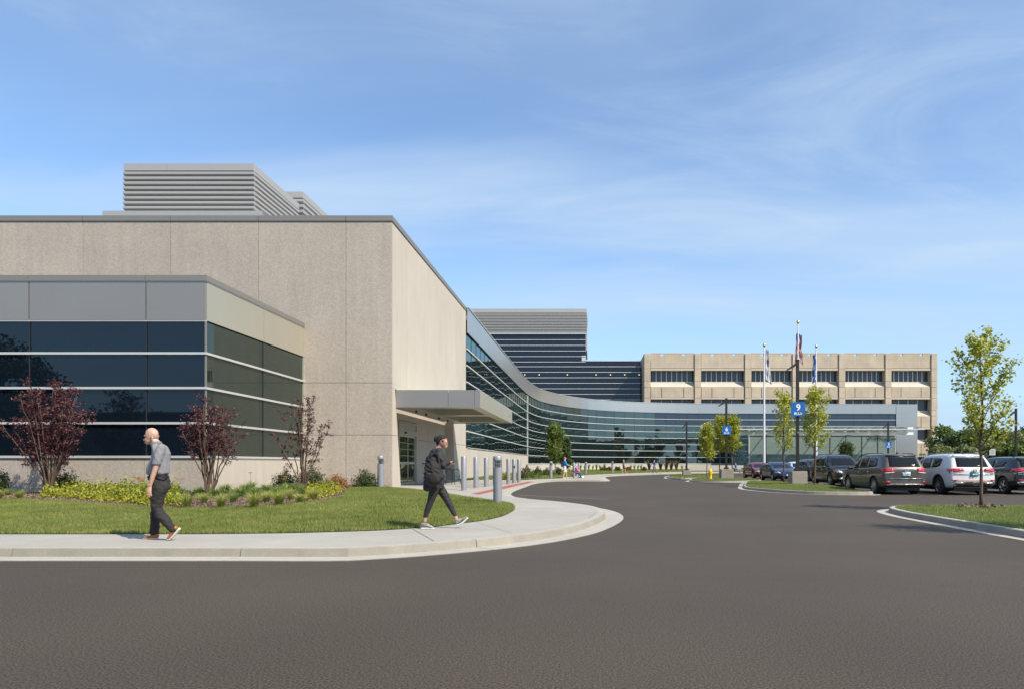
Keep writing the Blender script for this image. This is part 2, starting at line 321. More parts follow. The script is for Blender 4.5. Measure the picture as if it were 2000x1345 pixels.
def offset(path, d, closed=False):
    """d > 0 is to the right of travel"""
    n = len(path); out = []
    for i in range(n):
        a = path[(i-1) % n] if closed else path[max(i-1, 0)]; b = path[(i+1) % n] if closed else path[min(i+1, n-1)]
        t = Vector((b[0]-a[0], b[1]-a[1]))
        if t.length < 1e-9: t = Vector((1, 0))
        t.normalize(); out.append(Vector((path[i][0]+t.y*d, path[i][1]-t.x*d)))
    return out
def inpoly(P, poly):
    x, y = P[:, 0], P[:, 1]; n = len(poly); ins = np.zeros(len(P), bool); j = n-1
    for i in range(n):
        xi, yi = poly[i]; xj, yj = poly[j]
        if yi != yj:
            c = ((yi > y) != (yj > y)) & (x < (xj-xi)*(y-yi)/(yj-yi)+xi); ins ^= c
        j = i
    return ins
def clean(poly, eps=0.01):
    out = []
    for p in poly:
        if not out or (Vector(p[:2])-Vector(out[-1][:2])).length > eps: out.append((p[0], p[1]))
    if (Vector(out[0])-Vector(out[-1])).length < eps: out.pop()
    return out
def sheet(name, poly, zf, m, spacing=1.0, parent=None, skirt=0.0):
    poly = clean(poly); A = np.array(poly); lo, hi = A.min(0), A.max(0)
    gx, gy = np.meshgrid(np.arange(lo[0], hi[0], spacing), np.arange(lo[1], hi[1], spacing)); P = np.c_[gx.ravel()+0.013, gy.ravel()+0.017]
    P = P[inpoly(P, poly)]
    # keep interior points off the boundary
    keep = np.ones(len(P), bool)
    for i in range(len(poly)):
        a = A[i]; b = A[(i+1) % len(poly)]; ab = b-a; L = max((ab**2).sum(), 1e-9); t = np.clip(((P-a)@ab)/L, 0, 1); d = np.hypot(*(P-(a+t[:, None]*ab)).T); keep &= d > spacing*0.3
    P = P[keep]; n = len(poly)
    r = delaunay_2d_cdt([Vector(p) for p in poly]+[Vector(p) for p in P], [], [list(range(n))], 1, 1e-5)
    vs = [(v.x, v.y, zf(v.x, v.y)) for v in r[0]]; fs = [tuple(f) for f in r[2]]
    if skirt:
        k = len(vs); idx = list(range(n)); base = [(p[0], p[1], zf(*p)) for p in poly]
        vs += base+[(p[0], p[1], p[2]-skirt) for p in base]
        fs += [(k+i, k+(i+1) % n, k+n+(i+1) % n, k+n+i) for i in range(n)]
    me = mesh_from(name, vs, fs, [m])
    bm = bmesh.new(); bm.from_mesh(me)
    for f in bm.faces:
        f.normal_update()
        if f.normal.z < -0.1: f.normal_flip()
    bm.to_mesh(me); bm.free(); me.update()
    return put(name, me, parent)
def big_mesh(name, V, FA, mats, mi=None, parent=None, nv=3):
    """numpy mesh: V (n,3), FA (m,nv)"""
    me = bpy.data.meshes.new(name); me.vertices.add(len(V)); me.vertices.foreach_set('co', np.ascontiguousarray(V, np.float32).ravel())
    me.loops.add(FA.size); me.loops.foreach_set('vertex_index', np.ascontiguousarray(FA, np.int32).ravel())
    me.polygons.add(len(FA)); me.polygons.foreach_set('loop_start', np.arange(len(FA), dtype=np.int32)*nv)
    for m in mats: me.materials.append(MATS[m])
    if mi is not None: me.polygons.foreach_set('material_index', np.ascontiguousarray(mi, np.int32))
    me.update(calc_edges=True); me.validate()
    return me
def sample_poly(poly, dens, wfun=None):
    A = np.array(poly); lo, hi = A.min(0), A.max(0); n = int((hi-lo).prod()*dens); P = lo+RNG.random((n, 2))*(hi-lo); P = P[inpoly(P, poly)]
    if wfun is not None: P = P[RNG.random(len(P)) < wfun(P[:, 0], P[:, 1])]
    return P
def blades(P, z, h, wd, lean=0.45):
    n = len(P); a = RNG.random(n)*2*np.pi; hh = h*(0.55+0.6*RNG.random(n)); ww = wd*(0.7+0.6*RNG.random(n)); la = RNG.random(n)*2*np.pi; ll = lean*hh*RNG.random(n)
    b = np.c_[P, z]; t = np.c_[np.cos(a), np.sin(a), np.zeros(n)]*ww[:, None]/2
    tip = b+np.c_[np.cos(la)*ll, np.sin(la)*ll, hh]
    V = np.empty((n, 3, 3)); V[:, 0] = b-t; V[:, 1] = b+t; V[:, 2] = tip
    return V.reshape(-1, 3), np.arange(3*n).reshape(-1, 3)
def leaves(C, size, up=0.3, asp=0.55, cup=0.15):
    """leaf quads (two triangles folded along the rib) at the points C"""
    n = len(C); sz = size*(0.6+0.8*RNG.random(n))
    d = RNG.normal(size=(n, 3)); d[:, 2] += up; d /= np.linalg.norm(d, axis=1)[:, None]
    q = RNG.normal(size=(n, 3)); s = np.cross(d, q); s /= np.linalg.norm(s, axis=1)[:, None]+1e-9; nn = np.cross(d, s)
    L = sz[:, None]; V = np.empty((n, 4, 3)); V[:, 0] = C; V[:, 1] = C+d*L*0.5+s*L*asp*0.5+nn*L*cup; V[:, 2] = C+d*L; V[:, 3] = C+d*L*0.5-s*L*asp*0.5+nn*L*cup
    i = np.arange(n)*4; FA = np.concatenate([np.c_[i, i+1, i+2], np.c_[i, i+2, i+3]])
    return V.reshape(-1, 3), FA
# ------------------------------------------------------------ ground, roads, kerbs
def ss(t): t = min(1, max(0, t)); return t*t*(3-2*t)
def zw(x, y):                                            # sidewalk level: dips flush to the road at the drop-off
    return 0.125-0.10*ss((x+7.2)/2.2)*ss((y-25)/4)*ss((52-y)/3)
g = MB(); g.add([(-1500, -1500, -.05), (1500, -1500, -.05), (1500, 1500, -.05), (-1500, 1500, -.05)], [(0, 1, 2, 3)])
tag(ob('ground', g, 'far_ground', fix=False), kind='structure')
g = MB(); g.add([(-110, -50, 0), (130, -50, 0), (130, 130, 0), (-110, 130, 0)], [(0, 1, 2, 3)])
tag(ob('asphalt_road', g, 'asphalt', fix=False), kind='structure')
KERB = [(-40.6, 9.74), (-30, 9.74), (-16, 9.74), (-8, 9.74), (-5, 9.74)]+[G(a, b, .125) for a, b in ((680, 1069), (760, 1065), (855, 1058.5), (930, 1052.5), (992, 1046.5), (1040, 1040.5), (1086, 1033), (1122, 1025.5), (1149, 1017), (1170, 1008.5), (1181, 1000.5), (1176, 993), (1158, 987), (1130, 982.5), (1086, 977.5))]+[(-2.2, 23.4), (-3.1, 25.6), (-3.8, 28.5), (-4.1, 32), (-4.15, 38), (-4.1, 44), (-3.6, 48), (-2.8, 50.4)]
KERB2 = [(-2.8, 50.4), (-1.2, 50.9), (0.7, 50.9), (0.95, 51.4), (0.95, 56), (0.85, 63), (1.2, 68), (2.6, 72.4), (5.2, 77), (8.5, 83.5), (13, 90), (20, 93.2), (40, 93.5), (75, 93.5), (110, 93.5)]
main_path = spline(KERB, 0.35)+spline(KERB2, 0.5)[1:]
LAWN1 = [(-42, 11.62), (-24, 11.62), (-10, 11.62), (-6, 11.70)]+[G(a, b, .125) for a, b in ((680, 1037), (750, 1034.5), (817, 1030), (860, 1026.5), (899, 1021.5), (935, 1017), (961, 1012.5), (980, 1007.5), (993, 1002), (1003, 996), (1006, 991), (1001, 984.5), (985, 980.5), (961, 977.2), (930, 973.8), (899, 971), (866, 967), (836, 963), (800, 959), (765, 956), (742, 954.7))]+[(-9.95, 31.9)]
lawn_path = spline(LAWN1, 0.4)
BED = [(-42, 20.9), (-24, 20.9)]+[G(a, b, .14) for a, b in ((0, 980), (80, 982.5), (196, 990), (300, 996.5), (385, 998), (460, 996), (525, 992.5), (590, 987.5), (640, 981.5), (665, 973), (672, 966))]+[(-10.7, 27.2), (-10.9, 30.2), (-10.3, 31.95)]
bed_path = spline(BED, 0.5)
def kerb_run(path, name_parent, zf, m='concrete_curb', gutter=0.46, cuts=3.0, back=0.15, closed=False, side=1):
    """kerb stones and gutter pans laid along the path; the road is on the side of the offset sign"""
    n = len(path); L = [0]
    for i in range(1, n): L.append(L[-1]+(path[i]-path[i-1]).length)
    prof = [(-back, 0.0, -.3), (-back, 0.0, 0), (-.02, 0.0, 0), (0.0, -.012, 0), (0.025, None, 0), (gutter, None, 1), (gutter, None, 2)]
    offs = [offset(path, side*p[0]) for p in prof]
    k0 = 0; nxt = cuts; i = 0
    while k0 < n-1:
        k1 = k0
        while k1 < n-1 and L[k1] < nxt: k1 += 1
        nxt = L[k1]+cuts
        mb = MB(); idx = list(range(k0, k1+1)); vs = []; fs = []
        for a, j in enumerate(idx):
            zt = zf(path[j][0], path[j][1])
            for q, p in enumerate(prof):
                x, y = offs[q][j]
                if a == 0: d = (path[j+1]-path[j]).normalized()*0.006; x += d.x; y += d.y
                if a == len(idx)-1: d = (path[j-1]-path[j]).normalized()*0.006; x += d.x; y += d.y
                z = zt+p[1] if p[1] is not None else (.003 if q == 4 else 0.010 if p[2] == 1 else -.2)
                if q == 0: z = -.2
                vs.append((x, y, z))
        m_ = len(prof)
        for a in range(len(idx)-1):
            for q in range(m_-1): fs.append((a*m_+q, a*m_+q+1, (a+1)*m_+q+1, (a+1)*m_+q))
        fs.append(tuple(range(m_))); fs.append(tuple((len(idx)-1)*m_+q for q in range(m_)))
        mb.add(vs, fs); mb.m = [1 if (i_ < (len(idx)-1)*(m_-1) and i_ % (m_-1) in (1, 4)) else 0 for i_ in range(len(fs))]; ob('kerb_stone', mb, [m, 'concrete_curb_lit'], name_parent); k0 = k1  # vertical kerb face stays darker, its shade put into the colour
# sidewalk sheet: from the kerb back line to lawn / wall / far bed
kerb_back = offset(main_path, -0.15)
farbed = [(-10.0, 50.5), (-6.5, 50.3), (-5, 51), (-2.6, 55), (-1.6, 62), (-1.2, 68), (0.4, 74.5), (3.4, 81), (7, 88.5), (12.5, 97.5), (20, 101), (31, 101.5), (110, 101.5)]
farbed_path = spline(farbed, 0.8)
sw_poly = [tuple(p) for p in kerb_back]+[tuple(p) for p in reversed(farbed_path)]+[(-11.2, 50.4), (-11.2, 34.3), (-9.9, 34.2), (-9.9, 32.0)]+[tuple(p) for p in reversed(lawn_path)]
sidewalk = tag(sheet('sidewalk', sw_poly, zw, 'concrete_walk', 1.2), kind='structure')
kroot = tag(put('kerb', mesh_from('kerb_bed', [(-42, 9.6, -.06), (-42, 9.5, -.06), (-41, 9.5, -.06)], [(0, 1, 2)], ['concrete_curb'])), kind='structure')
i0 = len(spline(KERB, 0.35))
def split_path(p, start):  # joints where the photo has them
    return p
kerb_run(main_path[:i0], kroot, zw, cuts=3.05); kerb_run(main_path[i0-1:], kroot, lambda x, y: max(zw(x, y), .06), cuts=4.5)
# joints cut in the sidewalk (thin dark grooves, part of the walk)
jm = MB()
def groove(a, b, w_=0.012):
    a = Vector(a); b = Vector(b); d = (b-a); k = max(1, int(d.length/0.8)); n = Vector((-d.y, d.x)).normalized()*w_/2
    for i in range(k):
        p = a+d*i/k; q = a+d*(i+1)/k
        jm.add([(v.x, v.y, zw(v.x, v.y)+.0035) for v in (p-n, q-n, q+n, p+n)], [(0, 1, 2, 3)])
for s in (-30, -24, -18): groove((s, 9.9), (s, 11.6))
groove(G(848, 1056, .125), G(806, 1032, .125))
groove(G(1149, 1012, .125), G(1165, 999, .125), .008); groove(G(1000, 1040, .125), G(930, 1019, .125), .006)
for y in (25.4, 28.4, 32.5, 36.6, 40.7, 44.8, 49): groove((-9.9, y) if y > 32 else (-4.9-(y-25)*.9, y), (-4.5, y), .012)
for x in (-8.6, -6.6, ): groove((x, 31.5), (x, 50), .012)
tag(ob('sidewalk_joint', jm, 'joint', sidewalk, fix=False), kind='stuff')
# brick warning strip and painted stall line
bp = MB()
zb = lambda x, y: zw(x, y)+.006
ys = np.arange(28.4, 49, 0.305)
strip = tag(put('warning_strip', mesh_from('strip_bed', [], [], ['brick_red'])), kind='structure')
vs = []; fs = []
def stripx(y): return -5.45+(y-28.4)*.045, -4.68+(y-28.4)*.032
cnt = 0
for iy in range(34):
    y0 = 28.45+iy*.60; y1 = y0+.588
    xa, xb = stripx(y0)
    if iy == 0: poly = [(xa-.02, y1+.1), (xb, y0), (xb, y1)]
    else: poly = [(xa, y0), (xb, y0), (xb, y1), (xa, y1)]
    mb = MB(); zz = [zb(*p) for p in poly]; n = len(poly)
    mb.add([(p[0], p[1], z) for p, z in zip(poly, zz)]+[(p[0], p[1], z-.03) for p, z in zip(poly, zz)], [tuple(range(n))]+[(i, (i+1) % n, n+(i+1) % n, n+i) for i in range(n)])
    ob('paver', mb, 'brick_red', strip)
pm = MB()
def line(a, b, w_=0.10, z=.004):
    a = Vector(a); b = Vector(b); n = Vector((-(b-a).y, (b-a).x)).normalized()*w_/2; pm.add([(v.x, v.y, z) for v in (a-n, b-n, b+n, a+n)], [(0, 1, 2, 3)])
line((-3.1, 28.6), (0.62, 25.3), .10)
for x in (12.05, 14.65, 17.3, 19.95, 22.6, 25.2): line((x, 28.5), (x, 33.9)); line((x, 34.1), (x, 39.4)) if x > 13 else None
for x in (15.6, 18.2, 20.8): line((x, 49.6), (x, 55))
line(G(1236, 934), G(1252, 934), .25)
tag(ob('parking_line', pm, 'road_paint', fix=False), kind='structure')
# manhole-like wheel marks are left to the asphalt material
def zl(x, y): return .135+.10*ss((y-11.8)/7)*ss((-2.6-x)/4)
lawn_poly = [tuple(p) for p in lawn_path]+[tuple(p) for p in reversed(bed_path)]
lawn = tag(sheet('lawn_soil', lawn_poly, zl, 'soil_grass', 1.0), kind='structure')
bed_poly = [tuple(p) for p in bed_path]+[(-10.05, 34.15), (-14.45, 34.15), (-14.45, 25.45), (-42, 25.45)]
zbed = lambda x, y: zl(x, y)+.02
bed = tag(sheet('planting_bed', bed_poly, zbed, 'mulch', 0.8), kind='structure')
def grassobj(name, poly, dens, h, wd, zf, m='grass', wfun=None, xmin=None):
    P = sample_poly(poly, dens, wfun); z = np.array([zf(x, y) for x, y in P])-.005
    V, FA = blades(P, z, h, wd); me = big_mesh(name, V, FA, [m]); return tag(put(name, me), kind='stuff')
lp = [p for p in lawn_poly]
grassobj('grass', lp, 1900, .072, .013, zl, wfun=lambda x, y: np.where(x < (-1155)*y/F-1.5, 0, 1.0)*np.clip(15/y, .4, 1))
# mulch chips along the bed
P = sample_poly(bed_poly, 260, lambda x, y: np.where((x < -1.02*y*1155/F-1) | (y > 33.5), 0, 1)); z = np.array([zbed(x, y) for x, y in P])
V, FA = leaves(np.c_[P, z+.012], .055, up=0.0, asp=.5, cup=.05); V = V.reshape(-1, 4, 3); V[:, :, 2] = np.clip(V[:, :, 2], z[:, None]+.002, z[:, None]+.05)
mat('mulch_chip', (0.30, 0.20, 0.145), 0.95, var=0.6, vs=25)
tag(put('mulch_chips', big_mesh('mulch_chips', V.reshape(-1, 3), FA, ['mulch_chip'])), kind='stuff')
# far lawn and bed in front of the curved wing
far_poly = [tuple(p) for p in farbed_path if p.x < 34]+[(33, 118), (20, 139), (12, 138.5), (5, 135), (0, 131), (-4, 126), (-7, 120), (-9, 112), (-9.6, 100), (-9.8, 80), (-9.8, 51)]
zfar = lambda x, y: .13
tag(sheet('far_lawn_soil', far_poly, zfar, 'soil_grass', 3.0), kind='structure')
grassobj('far_grass', far_poly, 60, .11, .05, zfar, m='grass')
plaza = [(33.4, 101.6), (110, 101.6), (110, 142), (66, 142), (33.4, 142)]
tag(sheet('entrance_plaza', plaza, lambda x, y: .12, 'concrete_walk', 6), kind='structure')
# islands
def island(ring, name, dens, gname, mowed='grass_dry', gut=0.32, bump_=.06, cuts=3.0, h=.13, bh=.055):
    path = spline(ring, 0.35, closed=True); path = path+[path[0]]
    root = tag(put(name, mesh_from(name+'_bed', [(path[0][0], path[0][1], -.06), (path[1][0], path[1][1], -.06), (path[2][0]+.01, path[2][1], -.061)], [(0, 1, 2)], ['concrete_curb'])), kind='structure')
    A = sum(path[i][0]*path[i+1][1]-path[i+1][0]*path[i][1] for i in range(len(path)-1)); side = 1 if A > 0 else -1
    kerb_run(path, root, lambda x, y: h, gutter=gut, cuts=cuts, side=side)
    inner = [tuple(p) for p in offset(path[:-1], -0.14*side, closed=True)]
    c = np.mean(np.array(inner), 0); zf = lambda x, y: h+bump_*math.exp(-((x-c[0])**2+(y-c[1])**2)/18)
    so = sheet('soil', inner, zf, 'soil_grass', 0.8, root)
    P = sample_poly(inner, dens); z = np.array([zf(x, y) for x, y in P])-.005
    V, FA = blades(P, z, bh, .014); tag(put(gname, big_mesh(gname, V, FA, [mowed])), kind='stuff')
    return zf
ZI1 = island([(7.75, 2), (7.72, 8), (7.72, 12.2), (7.75, 15), (7.85, 17.2), (8.25, 18.9), (9.3, 19.75), (11.5, 19.6), (16, 19.2), (26, 19.0), (26, 2)], 'near_island', 700, 'near_island_grass')
ZI2 = island([(8.15, 36.4), (8.0, 34.2), (8.5, 31.4), (9.6, 29.4), (11.2, 28.75), (12.0, 29.1), (12.25, 31), (12.75, 36), (13.0, 41), (12.9, 45.4), (12.0, 47.6), (10.6, 46.4), (9.2, 41)], 'middle_island', 420, 'middle_island_grass')
ZI3 = island([(7.2, 49.6), (7.6, 48.2), (9.5, 47.2), (11.4, 48.6), (12.5, 50.2), (12.3, 54.5), (10.5, 56.6), (8.8, 55.4), (7.6, 52)], 'hydrant_island', 260, 'hydrant_island_grass', cuts=4)
ZI4 = island([(6.8, 58.6), (7.4, 57.2), (9.5, 56.9+.8), (12, 59), (12.6, 63), (11.5, 68), (9.5, 71), (7.9, 69), (7.0, 63)], 'far_island', 150, 'far_island_grass', cuts=5, bh=.08)
# mulch rings under trees
def mulch_ring(x, y, z, r, n=130):
    a = RNG.random(n)*6.28; rr = r*np.sqrt(RNG.random(n)); C = np.c_[x+rr*np.cos(a), y+rr*np.sin(a), np.full(n, z+.03)+.05*(1-rr/r)]
    V, FA = leaves(C, .07, up=0, asp=.6, cup=.05); V[:, 2] = np.clip(V[:, 2], z+.02, z+.12); tag(put('mulch_ring', big_mesh('mulch_ring', V, FA, ['mulch_chip'])), kind='stuff')
# ------------------------------------------------------------ main precast building
bld = thing('precast_building', 'large beige precast concrete building with tall windowless facade beside the covered entrance', 'building', (-20, 44, 0))
ZT, ZC = 13.42, 13.70; XR, YF = -10.0, 34.2; YB = 54.4
core = MB().box((-60, YF+.14, 0), (XR-.14-.75, YB+8, ZT-.4)); core.box((XR-.9, YF+.14, 5.4), (XR-.14, YB, ZT-.4)); core.box((XR-.9, 50.2, 0), (XR-.14, YB, 5.4))
ob('core', core, 'joint', bld, world=True)
rows = [(0.0, 2.745), (2.765, 5.35), (5.37, ZT)]
xs = [XR-.0, -12.29, -16.68, -21.08, -25.47, -29.87, -34.3, -38.7, -43.1, -47.5]
gp = .010
for i in range(len(xs)-1):
    for (z0, z1) in rows:
        if z1 < 5.36 and xs[i] < -14.5: continue
        bx('panel', 'precast', (xs[i+1]+gp, YF, z0), (xs[i]-(gp if i else 0), YF+.14, z1), bld)
    bx('coping', 'metal_coping', (xs[i+1]+.012, YF-.05, ZT+.012), (xs[i]-(.012 if i else -.05), YF+.30, ZC), bld)
sy = [YF+.14, 37.1, 40.3, 43.8, 47.3, 50.8, YB]
for i in range(len(sy)-1):
    bx('panel', 'precast_smooth', (XR-.14, sy[i]+gp*.4, 5.37), (XR-.0005, sy[i+1]-gp*.4, ZT), bld)
    bx('coping', 'metal_coping', (XR-.30, sy[i]+(.161 if i == 0 else .012), ZT+.012), (XR+.05, sy[i+1]-.012, ZC), bld)
# lower side wall: battered jambs round the recessed entrance bay
def yz(name, pts, x0, x1, m):
    n = len(pts); mb = MB().add([(x0, y, z) for y, z in pts]+[(x1, y, z) for y, z in pts], [tuple(range(n)), tuple(range(2*n-1, n-1, -1))]+[(i, (i+1) % n, n+(i+1) % n, n+i) for i in range(n)]); return ob(name, mb, m, bld, world=True)
def jn(z): return 35.85-(z)*0.21          # near jamb line
def jf(z): return 50.05-(z)*0.17          # far jamb line
for (z0, z1) in rows[:2]:
    z1 = min(z1, 5.10)
    yz('panel', [(YF+.14, z0), (jn(z0), z0), (jn(z1), z1), (YF+.14, z1)], XR-.75, XR-.0005, 'precast_smooth')
    yz('panel', [(jf(z0), z0), (YB, z0), (YB, z1), (jf(z1), z1)], XR-.75, XR-.0005, 'precast_smooth')
XD = -10.62
for a_, b_ in zip(sy[:-1], sy[1:]): bx('panel', 'precast_smooth', (XR-.9, a_+.004, 5.11), (XR-.0005, b_-.004, 5.365), bld)
segs = [34.4, 37.55, 41.55, 44.2, 46.9, 50.3]
for i in range(len(segs)-1):
    for (z0, z1) in rows[:2]:
        if i == 1:
            if z0 > 2.7: bx('panel', 'precast_smooth', (XD-.12, segs[i]+.01, 3.76), (XD, segs[i+1]-.01, 5.10), bld)
            continue
        bx('panel', 'precast_smooth', (XD-.12, segs[i]+.01, z0), (XD, segs[i+1]-.01, min(z1, 5.10)), bld)
ob('recess_backing', MB().box((XR-.9, 41.56, 0), (XD-.13, 50.2, 5.10)).box((XR-.9, 34.35, 0), (XD-.13, 37.54, 5.10)), 'joint', bld, world=True)
# sliding entrance door
dr = thing('sliding_door', 'glazed sliding entrance door with metal frame under the flat canopy', 'door', (XD, 39.55, .1))
fr = MB(); y0, y1 = 37.6, 41.5; zt = 3.72
fr.box((XD-.12, y0, .03), (XD+.03, y0+.12, zt)); fr.box((XD-.12, y1-.12, .03), (XD+.03, y1, zt)); fr.box((XD-.12, y0+.12, zt-.12), (XD+.03, y1-.12, zt)); fr.box((XD-.12, y0+.12, 2.95), (XD+.06, y1-.12, 3.22)); fr.box((XD-.12, y0+.12, .03), (XD+.02, y1-.12, .06))
ob('frame', fr, 'metal_warm_lit', dr, world=True)
bx('transom_panel', 'metal_warm_lit', (XD-.1, y0+.12, 3.22), (XD-.02, y1-.12, zt-.12), dr)
bx('door_sensor', 'plastic_black', (XD+.06, 38.6, 3.02), (XD+.13, 38.9, 3.12), dr)
for k, (a, b, xo) in enumerate(((y0+.12, 39.60, 0), (39.56, y1-.12, -.06))):
    lf = MB(); s_ = .09
    lf.box((XD-.05+xo, a, .06), (XD+xo, a+s_, 2.95)); lf.box((XD-.05+xo, b-s_, .06), (XD+xo, b, 2.95)); lf.box((XD-.05+xo, a+s_, 2.83), (XD+xo, b-s_, 2.95)); lf.box((XD-.05+xo, a+s_, 1.28), (XD+xo, b-s_, 1.42)); lf.box((XD-.05+xo, a+s_, .06), (XD+xo, b-s_, .26))
    lo = ob('leaf', lf, 'metal_warm_lit', dr, world=True)
    bx('pane', 'glass_door', (XD-.035+xo, a+s_, .26), (XD-.02+xo, b-s_, 1.28), lo); bx('pane', 'glass_door', (XD-.035+xo, a+s_, 1.42), (XD-.02+xo, b-s_, 2.83), lo)
    for zz in (1.75, 2.12, 2.48): bx('muntin', 'metal_warm_lit', (XD-.018+xo, a+s_, zz), (XD-.006+xo, b-s_, zz+.03), lo)
ob('vestibule_lining', MB().box((XD-3, 37.4, 0), (XD-2.9, 41.7, 3.9)).box((XD-2.9, 37.4, 3.8), (XD-.14, 41.7, 3.9)).box((XD-2.9, 37.3, 0), (XD-.14, 37.4, 3.8)).box((XD-2.9, 41.7, 0), (XD-.14, 41.8, 3.8)), 'interior_mid', dr, world=True)
cb = thing('call_box', 'small black call box fixed to the wall right of the sliding door', 'call box', (XD+.001, 43.0, 1.35))
ob('housing', MB().box((0, -.11, 0), (.06, .11, .30)), 'plastic_black', cb, bevel=.01); ob('button', MB().lathe([(.03, 0), (.03, .01)], 12, (0, 0, 0)), 'steel', cb).location = (.062, 0, .15); cb.children[-1].rotation_euler = (0, math.pi/2, 0)
# flat canopy
cn = thing('canopy', 'flat silver metal clad canopy projecting from the wall above the sliding door', 'canopy', (-8, 42, 4.2))
cx0, cx1, cy0, cy1, cz0, cz1 = -10.0, -5.70, 34.9, 49.1, 4.19, 5.08
for a, b in ((cx0, -7.32), (-7.31, -5.98), (-5.97, cx1)): bx('fascia_panel', 'metal_panel', (a+.006, cy0, cz0), (b-.006 if b != cx1 else b, cy0+.03, cz1), cn)
ys_ = np.linspace(cy0+.03, cy1, 7)
for i in range(6): bx('side_panel', 'metal_warm_lit', (cx1-.03, ys_[i]+.006, cz0), (cx1, ys_[i+1]-.006, cz1), cn)
bx('back_fascia', 'metal_panel', (cx0, cy1-.05, cz0), (cx1-.031, cy1, cz1), cn)
for nm, a, b in (('ring_beam', (cx0+.02, cy0+.035, cz0+.05), (cx1-.035, cy0+1.5, cz0+.75)), ('ring_beam', (cx1-.65, cy0+1.505, cz0+.05), (cx1-.035, cy1-1.0, cz0+.75)), ('ring_beam', (cx0+.02, cy1-.995, cz0+.05), (cx1-.035, cy1-.055, cz0+.75)), ('ring_beam', (cx0+.02, cy0+1.505, cz0+.05), (cx0+.75, cy1-1.0, cz0+.75)), ('cross_beam', (cx0+.755, 41.2, cz0+.05), (cx1-.655, 42.3, cz0+.72))):
    bx(nm, 'metal_warm_lit', a, b, cn)
for a, b in ((cy0+1.505, 41.19), (42.31, cy1-1.005)):
    n_ = 3; e = np.linspace(a, b, n_+1)
    for i in range(n_): bx('roof_pane', 'glass_canopy', (cx0+.76, e[i]+.01, cz0+.70), (cx1-.66, e[i+1]-.01, cz0+.715), cn)
for y in (37.6, 39.9, 43.2, 45.8): ob('spotlight', MB().lathe([(.05, 0), (.07, -.12)], 10, (cx0+.35, y, cz0+.05)), 'plastic_black', cn, world=True)
t_ = put('lettering', textmesh('P', .42, 'sign_blue', bold=.01), cn, (cx1+.004-cn.location.x, 47.6-cn.location.y, 4.5-cn.location.z), rot=(math.pi/2, 0, math.pi/2))
# penthouses
def louvre_house(label, x0, x1, y0, y1, z0, z1, n, cat='rooftop enclosure', cap=.42):
    p = thing('louvred_penthouse', label, cat, ((x0+x1)/2, (y0+y1)/2, z0))
    ob('core', MB().box((x0+.14, y0+.14, z0), (x1-.14, y1, z1-.05)), 'metal_coping', p, world=True)
    k = max(2, int((x1-x0)/2.0)); e = np.linspace(x0-.02, x1+.02, k+1)
    for i in range(k): bx('coping', 'metal_louver', (e[i]+.004, y0-.03, z1-cap), (e[i+1]-.004, y0+.13, z1), p)
    bx('coping', 'metal_louver', (x1-.13, y0+.131, z1-cap), (x1+.02, y1, z1), p)
    h = (z1-cap-z0)/n; th = math.radians(0)
    for i in range(n):
        zz = z0+h*(i+.5)
        mb = MB().add([(x0-.05, y0+.15, zz-h*.5), (x1+.05, y0+.15, zz-h*.5), (x1+.05, y0-.05, zz-h*.22), (x0-.05, y0-.05, zz-h*.22), (x0-.05, y0-.05, zz+h*.26), (x1+.05, y0-.05, zz+h*.26), (x1+.05, y0+.15, zz+h*.34), (x0-.05, y0+.15, zz+h*.34)], [(0, 1, 2, 3), (3, 2, 5, 4), (4, 5, 6, 7), (7, 6, 1, 0), (0, 3, 4, 7), (1, 6, 5, 2)])
        ob('slat', mb, 'metal_louver', p, world=True)
        mb = MB().add([(x1-.15, y0+.16, zz-h*.5), (x1+.05, y0+.161, zz-h*.22), (x1+.05, y0+.161, zz+h*.26), (x1-.15, y0+.16, zz+h*.34), (x1-.15, y1, zz-h*.5), (x1+.05, y1, zz-h*.22), (x1+.05, y1, zz+h*.26), (x1-.15, y1, zz+h*.34)], [(0, 1, 2, 3), (7, 6, 5, 4), (0, 4, 5, 1), (1, 5, 6, 2), (2, 6, 7, 3), (3, 7, 4, 0)])
        ob('slat', mb, 'metal_louver', p, world=True)
    return p
louvre_house('larger grey louvred rooftop enclosure standing at the left above the concrete facade', W(243, 40), W(495, 40), 40, 46.2, 14.4, H(320, 40), 14)
louvre_house('narrow grey louvred rooftop enclosure showing behind the larger one', -21.6, W(591.5, 47), 47, 62, 14.4, H(375, 47), 14)
pc = thing('roof_curb', 'low grey metal clad roof upstand in front of the larger louvred enclosure', 'roof upstand', (-22.8, 38.5, 13))
for a, b in zip(np.linspace(W(200, 38), W(512, 38), 6)[:-1], np.linspace(W(200, 38), W(512, 38), 6)[1:]):
    bx('cladding_panel', 'metal_louver', (a+.004, 38, 13.1), (b-.004, 38.05, H(412, 38)), pc)
ob('core', MB().box((W(200, 38)+.01, 38.05, 13.1), (W(512, 38)-.01, 39.6, H(412, 38)-.01)), 'metal_coping', pc, world=True)
